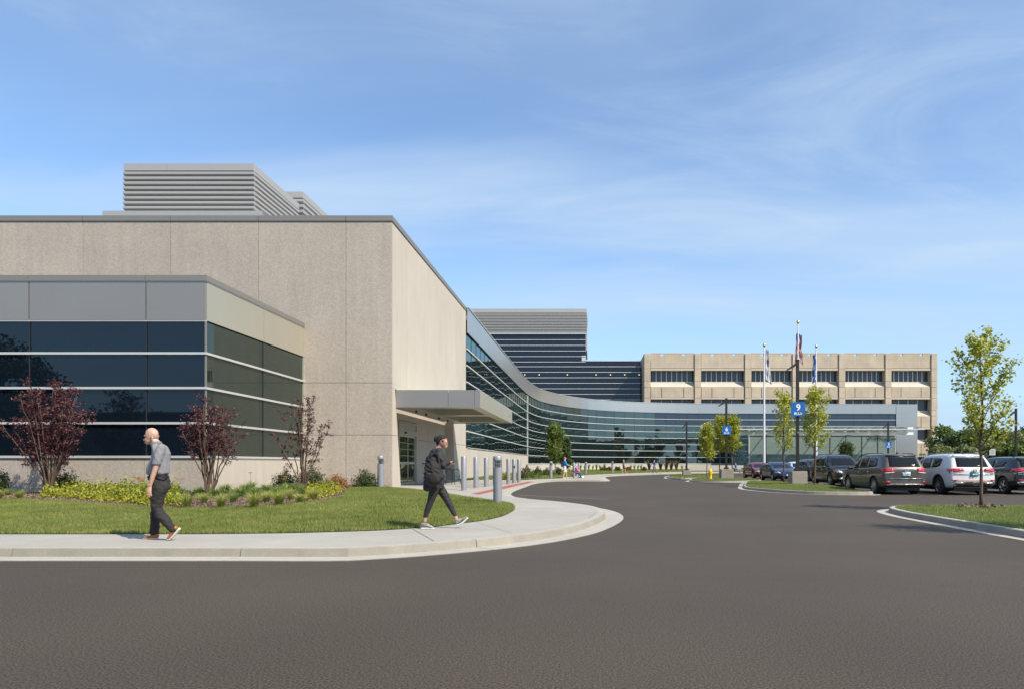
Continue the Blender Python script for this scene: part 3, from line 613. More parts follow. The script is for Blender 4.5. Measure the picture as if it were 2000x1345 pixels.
# ------------------------------------------------------------ low glazed volume at the left
lb = thing('low_glazed_wing', 'low building with dark ribbon glazing and metal fascia over a concrete base', 'building', (-25, 30, 0))
X1, Y0, Y1 = -14.4, 25.5, YF-.003; zs = [H(538, 25.5), H(549, 25.5), H(626, 25.5), H(689.5, 25.5), H(757, 25.5), H(825.5, 25.5), H(891, 25.5), 0]
fx = [X1, W(285, 25.5), W(56.5, 25.5), W(-172, 25.5), W(-400, 25.5)]
ob('core', MB().box((-36, Y0+.25, 0), (X1-.25, Y1, zs[0]-.3)), 'interior_dark', lb, world=True)
bxs = [X1, W(282, 25.5), W(53, 25.5), W(-176, 25.5), W(-404, 25.5)]
for i in range(4):
    bx('base_panel', 'precast', (bxs[i+1]+.008, Y0+.02, .02), (bxs[i]-(.008 if i else .0), Y0+.25, zs[6]-.09), lb)
    bx('coping', 'metal_coping', (fx[i+1]+.008, Y0-.04, zs[1]), (fx[i]+(.04 if i == 0 else -.008), Y0+.25, zs[0]), lb)
    bx('fascia_panel', 'metal_panel', (fx[i+1]+.02, Y0, zs[2]+.01), (fx[i]-.02 if i else fx[i]-.015, Y0+.06, zs[1]-.03), lb)
ym = W_y = Y0+(Y1-Y0)*0.52
for (a, b) in ((Y0+.06, ym), (ym, Y1)):
    bx('fascia_panel', 'metal_warm_lit', (X1-.06, a+.012, zs[2]+.01), (X1, b-.012, zs[1]-.03), lb)
    bx('coping', 'metal_coping', (X1-.25, a+(.195 if a < Y0+.1 else .008), zs[1]), (X1+.04, b-.008, zs[0]), lb)
    bx('base_panel', 'precast_smooth', (X1-.25, a+(.20 if a < Y0+.1 else .006), .02), (X1-.001, b-.006, zs[6]-.09), lb)
ob('fascia_trim', MB().box((-36, Y0-.02, zs[1]-.03), (X1+.02, Y0+.06, zs[1]-.001)).box((X1-.06, Y0+.061, zs[1]-.03), (X1+.02, Y1, zs[1]-.001)).box((-36, Y0+.01, zs[2]-.03), (X1-.001, Y0+.08, zs[2]+.009)), 'mullion_light', lb, world=True)
for r in range(2, 6):
    zt_, zb_ = zs[r]-.035, zs[r+1]+.03
    for i in range(4):
        bx('pane', 'glass_navy', (fx[i+1]+.02, Y0+.05, zb_), (fx[i]-.02 if i else fx[i]-.06, Y0+.07, zt_), lb).rotation_euler = (random.uniform(-.002, .002), 0, random.uniform(-.002, .002))
    for (a, b) in ((Y0+.07, ym), (ym, Y1)):
        bx('pane', 'glass_reflect_tint', (X1-.07, a+.02, zb_), (X1-.05, b-.02, zt_), lb)
mb = MB()
for r in (3, 4, 5, 6): mb.box((-36, Y0-.03, zs[r]-.045), (X1+.03, Y0+.09, zs[r]+.045)); mb.box((X1-.09, Y0+.091, zs[r]-.045), (X1+.03, Y1, zs[r]+.045))
mb2 = MB()
for r in (3, 4, 5, 6):
    bx('mullion', 'mullion_light', (-36, Y0-.035, zs[r]-.045), (X1+.035, Y0+.09, zs[r]+.04), lb); bx('mullion', 'mullion_light', (X1-.09, Y0+.091, zs[r]-.045), (X1+.035, Y1, zs[r]+.04), lb)
for x in fx[1:4]: bx('mullion', 'mullion_dark', (x-.02, Y0+.02, zs[6]+.041), (x+.02, Y0+.048, zs[2]-.031), lb)
bx('mullion', 'metal_coping', (X1-.05, Y0+.01, zs[6]+.041), (X1-.002, Y0+.075, zs[2]-.031), lb); bx('mullion', 'mullion_dark', (X1-.048, ym-.02, zs[6]+.041), (X1-.02, ym+.02, zs[2]-.031), lb)
bx('mullion', 'metal_warm_lit', (X1-.05, Y1-.06, zs[6]+.041), (X1+.001, Y1-.004, zs[2]-.031), lb)
bx('sill', 'metal_coping', (-36, Y0-.01, zs[6]-.088), (X1+.02, Y0+.2, zs[6]-.047), lb); bx('sill', 'metal_warm_lit', (X1-.2, Y0+.201, zs[6]-.088), (X1+.015, Y1, zs[6]-.047), lb)
# ------------------------------------------------------------ curved curtain-wall wing
wg = thing('curved_glass_wing', 'long curved glass curtain wall wing with pale metal fascia sweeping to the main entrance', 'building', (10, 125, 0))
WP = [(-10.0, YB+.02), (-10.0, 62), (-10, 72), (-9.95, 83), (-9.9, 93), (-9.7, 103), (-9.2, 110.5), (-8.3, 116), (-6.6, 121.2), (-4.1, 126.6), (0.8, 133.2), (7.9, 138.0), (19.3, 141.6), (37, 143.0), (52, 143.2), (63.9, 143.4)]
wp = spline(WP, 0.4); LL = [0]
for i in range(1, len(wp)): LL.append(LL[-1]+(wp[i]-wp[i-1]).length)
def at_len(s):
    i = int(np.searchsorted(LL, s)); i = min(max(i, 1), len(wp)-1); t = (s-LL[i-1])/max(LL[i]-LL[i-1], 1e-9); return wp[i-1].lerp(wp[i], t)
nodes = []; s = 0.0
while s < LL[-1]-.5:
    nodes.append(at_len(s)); s += 2.33 if at_len(s).x < 21 else 3.66
nodes.append(wp[-1]); s103 = min(range(len(nodes)), key=lambda i: abs(nodes[i].y-102.6) if nodes[i].x < -9 else 99)
ZF, ZH, RH = 13.70, 11.72, 1.305
panes = []
for i in range(len(nodes)-1):
    a, b = nodes[i], nodes[i+1]; d = b-a; rz = math.atan2(d.y, d.x); L_ = d.length; c = (a+b)/2; n = Vector((d.y, -d.x)).normalized()
    fc = c+n*.12
    piece('fascia_panel', 'metal_fascia', (fc.x, fc.y, (ZF+ZH)/2), (L_+.02 if a.x > -9.9 and a.x < 0 else L_-.012, .06, ZF-ZH), wg, rz)
    base_z = 2.60 if i < s103 else 1.30
    for r in range(8):
        z1 = ZH-RH*r; z0 = z1-RH
        if z0 < base_z-.3: continue
        if a.x > 28.5 and b.x < 56 and z1 < 7.0: continue
        px_w = abs(PX+F*a.x/a.y-PX-F*b.x/b.y)
        panes.append((px_w*RH*F/c.y, c, L_, rz, z0, z1, r, a.x))
panes.sort(key=lambda p: -p[0])
restmb = MB()
for k, (ar, c, L_, rz, z0, z1, r, ax) in enumerate(panes):
    m = 'glass_spandrel' if (r < 2 and ax > 12) else 'glass_wing'
    if k < 300 or m == 'glass_spandrel':
        piece('pane', m, (c.x, c.y, (z0+z1)/2), (L_-.03, .02, RH-.03), wg, rot=(random.gauss(0, .0045), random.gauss(0, .001), rz+random.gauss(0, .0045)))
    else:
        d = Vector((math.cos(rz), math.sin(rz)))*(L_/2-.015); t_ = random.gauss(0, .006); tt = random.gauss(0, .006); n = Vector((d.y, -d.x)).normalized(); a = c-d-n*tt; b = c+d+n*tt
        restmb.add([(a.x, a.y, z0+.015), (b.x, b.y, z0+.015), (b.x+n.x*t_, b.y+n.y*t_, z1-.015), (a.x+n.x*t_, a.y+n.y*t_, z1-.015)], [(0, 1, 2, 3)])
tag(ob('pane', restmb, 'glass_wing', wg, world=True, fix=False), kind='stuff')
# horizontal mullions follow the wall; vertical joints are slim
def ribbon(path, z0, z1, o0, o1, name, m, parent):
    A = offset(path, o0); B = offset(path, o1); n = len(path); vs = []
    for i in range(n): vs += [(A[i].x, A[i].y, z0), (B[i].x, B[i].y, z0), (B[i].x, B[i].y, z1), (A[i].x, A[i].y, z1)]
    fs = [(0, 1, 2, 3), (4*n-4, 4*n-1, 4*n-2, 4*n-3)]
    for i in range(n-1):
        for q in range(4): fs.append((i*4+q, i*4+4+q, i*4+4+(q+1) % 4, i*4+(q+1) % 4))
    return ob(name, MB().add(vs, fs), m, parent, world=True)
for r in range(1, 9):
    z = ZH-RH*r
    if r == 8: path = nodes[s103:]
    elif z < 6.8: path = nodes
    else: path = nodes
    if z < 6.9:
        k = max(i for i in range(len(nodes)) if nodes[i].x < 29.5); path = (nodes[s103:] if r == 8 else nodes)[:k+1-(s103 if r == 8 else 0)]
    ribbon(path, z-.04, z+.04, .02, .13, 'mullion', 'mullion_white', wg)
ribbon(nodes, ZF, ZF+.06, -.5, .22, 'coping', 'mullion_light', wg); ribbon(nodes, ZH-.04, ZH-.002, .02, .14, 'head_trim', 'mullion_dark', wg)
for i, p in enumerate(nodes[1:-1], 1):
    a, b = nodes[i-1], nodes[i+1]; rz = math.atan2((b-a).y, (b-a).x); zb_ = 2.6 if i < s103 else 1.3
    if 29.5 < p.x < 56: zb_ = 7.1
    n = Vector(((b-a).y, -(b-a).x)).normalized()*.02; big = (i == s103)
    piece('mullion', 'mullion_light' if big else 'mullion_dark', (p.x+n.x, p.y+n.y, (ZH+zb_)/2), (.18 if big else .035, .18 if big else .03, ZH-zb_-.05), wg, rz)
# base walls
k0 = nodes[:s103+1]
for i in range(0, s103, 2):
    seg = nodes[i:min(i+3, s103+1)]
    if len(seg) > 1: ribbon(seg, 0.0, 2.55, -.15, .10, 'base_panel', 'precast_smooth', wg)
ribbon(k0, 2.555, 2.62, -.15, .16, 'sill', 'mullion_light', wg)
k1 = nodes[s103:]
for i in range(0, len(k1)-1, 2):
    seg = k1[i:i+3]
    if len(seg) > 1 and seg[0].x < 30: ribbon(seg, 0.0, 1.20, -.15, .10, 'base_panel', 'precast_smooth', wg)
ribbon([p for p in k1 if p.x < 31], 1.205, 1.26, -.15, .14, 'sill', 'mullion_light', wg)
# interior: slabs, columns, back wall, roof
inn = offset(wp[::6]+[wp[-1]], -.35); inb = offset(wp[::6]+[wp[-1]], -9)
def slab(z0, z1, name, m, A, B):
    n = len(A); vs = [(p.x, p.y, z) for z in (z0, z1) for p in A+B[::-1]]; k = 2*n
    fs = [(i, i+1, k-2-i, k-1-i) for i in range(n-1)]+[(k+i, k+k-1-i, k+k-2-i, k+i+1) for i in range(n-1)]+[(i, (i+1) % k, k+(i+1) % k, k+i) for i in range(k)]
    return ob(name, MB().add(vs, fs), m, wg, world=True)
# back side: keep it simple and simple-connected
cut = [i for i, p in enumerate(inn)]
slab(6.35, 7.05, 'floor_slab', 'interior_mid', inn, inb); slab(ZF-.9, ZF-.5, 'roof', 'roof_grey', inn, inb); slab(11.5, 11.7, 'ceiling', 'interior_mid', inn, inb); slab(.1, .16, 'floor', 'interior_mid', inn, inb)
ribbon(inb, 0.2, 11.4, 0, .1, 'back_wall', 'interior_dark', wg)
ci = offset(nodes, -.9)
for i in range(2, len(ci)-1, 4):
    ob('column', MB().lathe([(.16, .17), (.16, 6.34)], 10, (ci[i].x, ci[i].y, 0)).lathe([(.16, 7.06), (.16, 11.49)], 10, (ci[i].x, ci[i].y, 0)), 'column_teal', wg, world=True)
for x in (12, 15, 17.5, 21, 23.5, 27): bx('partition', 'interior_mid', (x, 146, .2), (x+1.1, 146.3, 6.3), wg)
# end wall, entry
bx('end_wall', 'metal_fascia', (63.95, 143.2, 0), (68.4, 143.5, ZH+.0), wg)
for a, b in ((63.95, 68.4),): bx('fascia_panel', 'metal_fascia', (a, 143.2, ZH+.01), (b, 143.5, ZF), wg)
ob('wing_block', MB().box((64.0, 143.52, 0), (68.3, 152, ZF-.1)).box((28.9, 150.5, 0), (64, 151.5, ZF-.6)), 'interior_mid', wg, world=True)
bx('wall_panel', 'metal_panel', (56.2, 143.25, 0), (63.9, 143.35, 6.2), wg)
# glazed entrance vestibule
ev = thing('glass_vestibule', 'pale green glass entrance vestibule with slanted braces beneath the glass canopy', 'entrance', (44, 128, 0))
ex0, ex1, ey, ez = W(1463, 126), W(1748, 126), 126.0, H(849, 126)
pxs = [1463, 1496, 1529, 1560, 1590, 1621, 1652, 1683, 1714, 1748]
for a, b in zip(pxs[:-1], pxs[1:]):
    for z0, z1 in ((.15, 2.2), (2.24, 4.3), (4.34, ez-.05)): bx('pane', 'glass_entry', (W(a, ey)+.06, ey, z0), (W(b, ey)-.06, ey+.03, z1), ev)
for p_ in pxs[1:-1]: bx('mullion', 'mullion_dark', (W(p_, ey)-.055, ey-.06, .14), (W(p_, ey)+.055, ey+.06, ez-.05), ev)
for p_ in (pxs[0], pxs[-1]): bx('corner_post', 'mullion_light', (W(p_, ey)-.09, ey-.08, .14), (W(p_, ey)+.09, ey+.1, ez), ev)
bx('head_beam', 'white_paint', (ex0-.3, ey-.2, ez), (ex1+.3, ey+.25, ez+.38), ev)
for z in (2.22, 4.32): bx('mullion', 'column_teal', (ex0, ey+.035, z-.02), (ex1, ey+.07, z+.02), ev)
for xx in (ex0, ex1): 
    for ya, yb in ((126.1, 131.6), (131.7, 137.2), (137.3, 142.7)): bx('side_pane', 'glass_entry', (xx-.015, ya, .15), (xx+.015, yb, ez-.05), ev)
bx('roof', 'glass_canopy', (ex0, ey+.26, ez+.05), (ex1, 142.9, ez+.12), ev)
br = lambda a, b: ob('brace', MB().tube([(W(a[0], 129), 129, H(a[1], 129)), (W(b[0], 129), 129, H(b[1], 129))], .27, 10), 'column_teal', ev, world=True)
br((1469, 851), (1502, 917)); br((1556, 853), (1520, 917)); br((1653, 851), (1690, 915)); br((1590, 917), (1626, 853)) if False else None
for p_ in (1475, 1640): bx('column', 'white_paint', (W(p_, 131)-.25, 131, .15), (W(p_, 131)+.25, 131.5, ez), ev)
ob('lobby_wall', MB().box((ex0+1, 141.5, .15), (ex1-1, 141.8, ez-.1)), 'column_teal', ev, world=True)
for p_ in (1508, 1546, 1580): bx('inner_door_frame', 'white_paint', (W(p_, 141), 141.2, .15), (W(p_, 141)+.3, 141.45, 3.4), ev)
bx('inner_door_head', 'white_paint', (W(1508, 141)+.31, 141.2, 3.1), (W(1580, 141)-.01, 141.45, 3.4), ev)
gc = thing('glass_canopy', 'long pale glass canopy with white edge beam over the glazed entrance', 'canopy', (44, 118, 7))
gx0, gx1 = W(1425, 118), W(1775, 118)
n_ = 14; e = np.linspace(gx0, gx1, n_+1)
for i in range(n_):
    a, b = e[i], e[i+1]
    mb = MB().add([(a+.03, 113.2, 7.35), (b-.03, 113.2, 7.35), (b-.03, 118, 7.0), (a+.03, 118, 7.0), (a+.03, 123.5, 7.25), (b-.03, 123.5, 7.25)], [(0, 1, 2, 3), (3, 2, 5, 4)])
    o = ob('canopy_pane', mb, 'glass_canopy', gc, world=True, fix=False)
    bx('rib', 'mullion_light', (a-.04, 113.3, 6.82), (a+.04, 123.4, 6.95), gc)
bx('edge_beam', 'white_paint', (gx0-.5, 117.6, 6.25), (gx1+.6, 118.1, 6.70), gc); bx('edge_beam', 'mullion_light', (gx0-.3, 113.0, 6.9), (gx1+.3, 113.15, 7.05), gc)
for x in np.linspace(gx0+1, gx1-1, 15): bx('bracket', 'white_paint', (x-.22, 117.2, 6.71), (x+.22, 117.59, 6.9), gc)
for x in np.linspace(gx0+3, gx1-3, 6): ob('strut', MB().tube([(x, 117.9, 6.7), (x, 117.9, 7.0)], .06, 8).tube([(x, 118.1, 6.45), (x, 126, 6.55)], .08, 8), 'white_paint', gc, world=True)
lt = thing('entrance_lettering', 'dark 2100 Pfingsten lettering at the right end of the glass vestibule', 'lettering', (W(1722, 125.8), 125.85, H(858.5, 125.8)))
put('number', textmesh('2100', .98, 'dark_post', bold=.006), lt, (-1.72, 0, 0), rot=(math.pi/2, 0, 0)); put('word', textmesh('Pfingsten', .98, 'dark_post', bold=.006), lt, (.85, 0, 0), rot=(math.pi/2, 0, 0))
# ------------------------------------------------------------ glass tower behind
tw = thing('glass_tower', 'dark banded glass office block with grey louvred top behind the curved wing', 'building', (-15, 172, 0))
YT = 165.0; tz_top, tz_mid, tz_low = H(604, YT), H(653, YT), H(705, YT); txr = W(1143.5, YT); lxr = W(1251, YT); txl = -40.0
ob('core', MB().box((txl, YT+.6, 0), (lxr-.4, YT+18, tz_low-.5)).box((txl, YT+.6, tz_low-.4), (txr-.3, YT+16, tz_top-.3)), 'interior_dark', tw, world=True)
TR = 10.72*YT/F
jx = [W(p, YT) for p in (800, 844, 873.5, 903, 932, 961.5, 990.5, 1020, 1049.5, 1079, 1108, 1137.5)]
for r in range(5):
    z1 = tz_mid-TR*r
    xx = jx[4:-1]+[txr]
    for a, b in zip(xx[:-1], xx[1:]): piece('pane', 'glass_tower', ((a+b)/2, YT, z1-TR/2), (b-a-.05, .03, TR-.04), tw, rot=(random.gauss(0, .002), 0, random.gauss(0, .002)))
    bx('mullion', 'mullion_light', (txl, YT-.15, z1-TR-.06), (txr+.05, YT+.0, z1-TR+.06), tw)
for a in jx[4:]+[txr]: bx('mullion', 'mullion_dark', (a-.04, YT-.02, tz_low), (a+.04, YT+.05, tz_mid), tw)
jl = [W(p, YT) for p in (961.5, 990.5, 1020, 1049.5, 1079, 1108, 1137.5, 1166, 1194.5, 1223, 1251)]
for r in range(9):
    z1 = tz_low-TR*r
    for a, b in zip(jl[:-1], jl[1:]): piece('pane', 'glass_tower', ((a+b)/2, YT+.02, z1-TR/2), (b-a-.05, .03, TR-.04), tw, rot=(random.gauss(0, .002), 0, random.gauss(0, .002)))
    if r: bx('mullion', 'mullion_light', (txl, YT-.15, z1-.06), (lxr, YT+.0, z1+.06), tw)
bx('parapet_cap', 'mullion_light', (txr+.051, YT-.15, tz_low), (lxr, YT+1, tz_low+.18), tw)
for a in jl: bx('mullion', 'mullion_dark', (a-.04, YT-.02, 8), (a+.04, YT+.06, tz_low), tw)
bx('side_glazing', 'glass_tower', (txr-.28, YT+.1, tz_low), (txr+.0, YT+15.9, tz_mid), tw); bx('end_frame', 'mullion_light', (txr-.9, YT-.04, tz_low+.05), (txr+.04, YT+.09, tz_low+TR), tw)
nl = 13; lh = (tz_top-.95-tz_mid-.3)/nl
for i in range(nl):
    z = tz_mid+.3+lh*(i+.5); bulge = .25*math.sin(math.pi*(i+1)/(nl+2))
    mb = MB(); x0, x1, y0 = txl, txr+.25+bulge, YT-.35-bulge
    mb.add([(x0, y0+.4, z-lh*.5), (x1, y0+.4, z-lh*.5), (x1, y0, z-lh*.22), (x0, y0, z-lh*.22), (x0, y0, z+lh*.26), (x1, y0, z+lh*.26), (x1, y0+.4, z+lh*.36), (x0, y0+.4, z+lh*.36)], [(0, 1, 2, 3), (3, 2, 5, 4), (4, 5, 6, 7), (7, 6, 1, 0), (0, 3, 4, 7), (1, 6, 5, 2)])
    ob('slat', mb, 'metal_louver', tw, world=True)
bx('louvre_backing', 'metal_coping', (txl, YT+.12, tz_mid+.3), (txr+.2, YT+.55, tz_top-.9), tw); bx('louvre_return', 'metal_louver', (txr+.05, YT+.6, tz_low+2.6), (txr+.38, YT+15, tz_top-.95), tw)
bx('top_coping', 'metal_louver', (txl, YT-.45, tz_top-.93), (txr+.3, YT+16, tz_top), tw); bx('bottom_trim', 'mullion_light', (txl, YT-.4, tz_mid), (txr+.3, YT+.1, tz_mid+.28), tw)
for p_ in (1026, 1054, 1109, 1165, 1193, 1221, 1249): ob('ceiling_lamp', MB().lathe([(.05, -.06), (.16, 0), (.05, .06)], 8, (W(p_, YT)-.1, YT-.12, H(731.3, YT))), 'lamp_lit', tw, world=True)
# ------------------------------------------------------------ tan precast building behind
tb = thing('tan_office_block', 'tan precast office building with deep set ribbon windows behind the entrance wing', 'building', (46, 165, 0))
YN = 158.0; X = lambda p: W(p, YN); Z = lambda y: H(y, YN)
bays = [(1270.8, 1356.3), (1369.4, 1454.4), (1467.5, 1547.3), (1560.3, 1637.8), (1650.5, 1728.3), (1740.5, 1818)]
pil = [(1258, 1270.8), (1356.3, 1369.4), (1454.4, 1467.5), (1547.3, 1560.3), (1637.8, 1650.5), (1728.3, 1740.5), (1818, 1830)]
DEP = 1.5
ob('core', MB().box((X(1258)+.1, YN+DEP+.35, 0), (X(1830)-.1, YN+12, Z(700))), 'joint', tb, world=True)
bx('side_wall', 'precast_tan', (X(1258), YN+.5, 0), (X(1258)+.09, YN+12, Z(690)), tb)
lv = [689.5, 720, 743.2, 777.3, 800.2, 833, 856.6, 889]
for a, b in pil:
    ed = [690.5, 720, 744, 756, 777, 801, 812, 833, 857, 865, 889, 915]
    for t_, u in zip(ed[:-1], ed[1:]): bx('pilaster_block', 'precast_tan', (X(a)+.05, YN-.25, Z(u)+.06), (X(b)-.05, YN+DEP+.3, Z(t_)-.0), tb)
fl = [(723, 743.8, 754.5, 775.5, 8), (779.8, 800.7, 811.8, 834, 4), (836, 857.6, 864.5, 888, 4)]
for a, b in bays:
    xa, xb = X(a)+.04, X(b)-.04; wdt = xb-xa
    # parapet with two scupper slots near its top
    f0, f1 = .20, .70; sw = .075*wdt
    bx('parapet_panel', 'precast_tan', (xa, YN, Z(718.5)), (xb, YN+.35, Z(694.6)), tb)
    cuts_ = [xa, xa+wdt*.22, xa+wdt*.22+sw, xa+wdt*.72, xa+wdt*.72+sw, xb]
    for k in (0, 2, 4): bx('parapet_block', 'precast_tan', (cuts_[k], YN, Z(694.5)), (cuts_[k+1], YN+.35, Z(690.4)), tb)
    bx('coping', 'precast_tan_light', (xa, YN-.03, Z(690.3)), (xb, YN+.4, Z(688.9)), tb)
    bx('lintel_band', 'precast_tan_light', (xa, YN-.06, Z(722.8)), (xb, YN+DEP+.3, Z(719.4)), tb)
    for (wt, wb, st, sb, npn) in fl:
        xr = xb-.05
        e = np.linspace(xa+.15, xb-.25, npn+1)
        for i in range(npn):
            bx('pane', 'glass_tan', (e[i]+.06, YN+DEP, Z(wb)), (e[i+1]-.06, YN+DEP+.04, Z(wt)), tb)
            if i: bx('mullion', 'white_paint', (e[i]-.06, YN+DEP-.08, Z(wb)), (e[i]+.06, YN+DEP+.05, Z(wt)), tb)
        bx('window_sill', 'white_paint', (xa+.05, YN+DEP-.15, Z(wb+1.1)), (xb-.05, YN+DEP+.1, Z(wb)-.005), tb)
        mb = MB().add([(xa, YN+.02, Z(st)), (xb, YN+.02, Z(st)), (xb, YN+DEP-.02, Z(wb+1.2)), (xa, YN+DEP-.02, Z(wb+1.2)), (xa, YN+DEP-.02, Z(st)-.3), (xb, YN+DEP-.02, Z(st)-.3), (xb, YN+.02, Z(st)-.3), (xa, YN+.02, Z(st)-.3)], [(0, 1, 2, 3), (3, 2, 5, 4), (4, 5, 6, 7), (7, 6, 1, 0), (0, 3, 4, 7), (1, 6, 5, 2)])
        ob('sloped_sill', mb, 'precast_tan_light', tb, world=True)
        q = [xa, xa+wdt*.245, xa+wdt*.755, xb]
        for i in range(3): bx('spandrel_panel', 'precast_tan', (q[i]+.07, YN-.02, Z(sb)), (q[i+1]-.07, YN+.32, Z(st)-.05), tb)
        bx('spandrel_back', 'joint', (xa, YN+.32, Z(sb)), (xb, YN+.5, Z(st)-.31), tb)
        bx('lintel_band', 'precast_tan_light', (xa, YN-.06, Z(sb+3.4)), (xb, YN+DEP+.3, Z(sb+.4)), tb)
rl = thing('stair_railing', 'thin grey stair railing against the right end of the tan building', 'railing', (X(1822), YN-2, 0))
for p_ in (1817, 1820.5, 1824, 1827.5): bx('baluster', 'dark_post', (X(p_)-.05, YN-2, Z(886)), (X(p_)+.05, YN-1.9, Z(859)), rl)
bx('handrail', 'dark_post', (X(1816), YN-2.02, Z(859)), (X(1828.5), YN-1.88, Z(858)), rl)
# ------------------------------------------------------------ what stands behind the viewpoint (seen in the glass)
bk = thing('brown_warehouse', 'long low brown building across the car park reflected in the dark glazing', 'building', (-55, -62, 0))
for i in range(14): bx('wall_panel', 'brown_wall', (-120+i*7.5+.03, -62, 0), (-112.5+i*7.5-.03, -61.7, 9.3), bk)
ob('core', MB().box((-119.9, -80, 0), (-15.2, -62, 9.0)), 'roof_grey', bk, world=True); bx('roof_edge', 'metal_coping', (-120, -62.1, 9.3), (-15, -61.5, 9.7), bk)
# ------------------------------------------------------------ bollards
def plain_bollard():
    t = thing('bollard', '', 'bollard'); ob('post', MB().lathe([(.128, 0), (.128, 1.56), (.115, 1.585), (.04, 1.59)], 20), 'bollard_grey', t, smooth=True, auto=40); ob('base_collar', MB().lathe([(.145, 0), (.142, .02), (.129, .025)], 20), 'concrete_curb', t); return t
B0 = plain_bollard(); GRP = 'plain grey bollards beside the red paver strip'
labs = ['plain grey steel bollard nearest the camera in the row beside the red pavers', 'plain grey bollard second nearest in the row beside the red pavers', 'plain grey bollard third nearest in the row, standing before the beige wall', 'plain grey bollard almost hidden behind the large bollard light', 'plain grey bollard first one right of the bollard light, beside red pavers', 'plain grey bollard with a small dark button plate, second right of the bollard light', 'plain grey bollard farthest away in the row, in front of the shrubs']
xs_ = [906, 929.7, 949.8, 967, 993, 1004, 1013.6]; Ys_ = [31.7, 34.9, 37.1, 39.8, 42.6, 44.4, 46.4]
for i, (p_, Y) in enumerate(zip(xs_, Ys_)):
    x = W(p_, Y); o = B0 if i == 0 else dup(B0, (0, 0, 0)); o.location = (x, Y, zw(x, Y)); o['label'] = labs[i]; o['group'] = GRP
    if i == 5: ob('button_plate', MB().box((.0, -.145, 1.02), (.08, -.120, 1.16)), 'plastic_black', o)
def light_bollard():
    t = thing('bollard_light', '', 'bollard light')
    ob('post', MB().lathe([(.135, 0), (.135, 1.085)], 24), 'bollard_grey', t, smooth=True, auto=40)
    ob('cap', MB().lathe([(.137, 1.30), (.137, 1.405), (.125, 1.425), (.03, 1.43)], 24), 'bollard_grey', t, smooth=True, auto=40)
    ob('lens', MB().lathe([(.085, 1.08), (.085, 1.31)], 16), 'lamp_clear', t, smooth=True)
    for z in (1.12, 1.175, 1.23, 1.28): ob('louvre_ring', MB().lathe([(.10, z+.02), (.134, z-.012), (.134, z-.004), (.10, z+.026)], 20), 'steel', t, smooth=True, auto=40)
    for a in (0, 1, 2): ob('lens_strut', MB().tube([(.12*math.cos(a*2.09+.3), .12*math.sin(a*2.09+.3), 1.08), (.12*math.cos(a*2.09+.3), .12*math.sin(a*2.09+.3), 1.31)], .01, 6), 'steel', t)
    return t
L0 = light_bollard()
def gpos(px, py, z): x, y = G(px, py, z); return (x, y, z)
LL0 = [('large grey bollard light with louvred top at the sidewalk edge by the lawn tip', gpos(972, 981.5, .125), 1.0), ('grey bollard light with louvred top standing against the concrete wall left of the door', gpos(743.5, 954, .15), 1.07),
       ('grey bollard light by the small leafy tree and the woman pushing a wheelchair', gpos(1076, 933.5, .13), .95), ('grey bollard light on far lawn right of the wheelchair group', (W(1144, 76), 76, .13), .95), ('grey bollard light on far lawn farthest right, near the walking man in black shorts', (W(1196, 84), 84, .13), 1.0)]
for i, (lb_, loc, sc) in enumerate(LL0):
    o = L0 if i == 0 else dup(L0, loc); o.location = loc; o.scale = (sc, sc, sc); o['label'] = lb_; o['group'] = 'louvred bollard lights along the walk'
for i, (p_, Y) in enumerate(((1121, 62), (1126.5, 66), (1130.5, 70))):
    dup(B0, (W(p_, Y), Y, .13), label=['plain grey bollard directly right of the wheelchair, nearest of three', 'plain grey bollard in the middle of the three right of the wheelchair', 'plain grey bollard farthest of the three right of the wheelchair'][i], scale=(.8, .8, .8))['group'] = 'plain bollards beyond the wheelchair'
# ------------------------------------------------------------ metal bench
bn = thing('metal_bench', 'black metal slatted bench with looping arms against the entrance wall', 'bench', (W(886, 39.2), 39.2, zw(W(886, 39.2), 39.2)), math.radians(90))
for s in (-.42, .42):
    ob('leg', MB().tube([(s, .30, 0), (s, .24, .45), (s, .24, .62)], .018, 8), 'black_metal', bn); ob('leg', MB().tube([(s, -.26, 0), (s, -.22, .45), (s, -.22, .62)], .018, 8), 'black_metal', bn)
    ob('arm_loop', MB().tube([(s, .24, .6)]+[(s, .01+.24*math.cos(a), .68+.20*math.sin(a)) for a in np.linspace(0, math.pi, 10)]+[(s, -.22, .6)], .018, 8), 'black_metal', bn)
for k in range(7): ob('seat_slat', MB().tube([(-.42, -.2+k*.07, .45), (.42, -.2+k*.07, .45)], .013, 6), 'black_metal', bn)
for k in range(4):
    ob('back_slat', MB().tube([(-.3+k*.2, .24, .45), (-.3+k*.2, .30, .70), (-.3+k*.2, .34, .92)], .014, 6), 'black_metal', bn)
ob('back_rail', MB().tube([(-.44, .26, .60), (-.43, .33, .85), (-.3, .34, .93), (.3, .34, .93), (.43, .33, .85), (.44, .26, .60)], .018, 8), 'black_metal', bn)
bn.rotation_euler = (0, 0, math.radians(78)); bn.scale = (1, 1, 1)
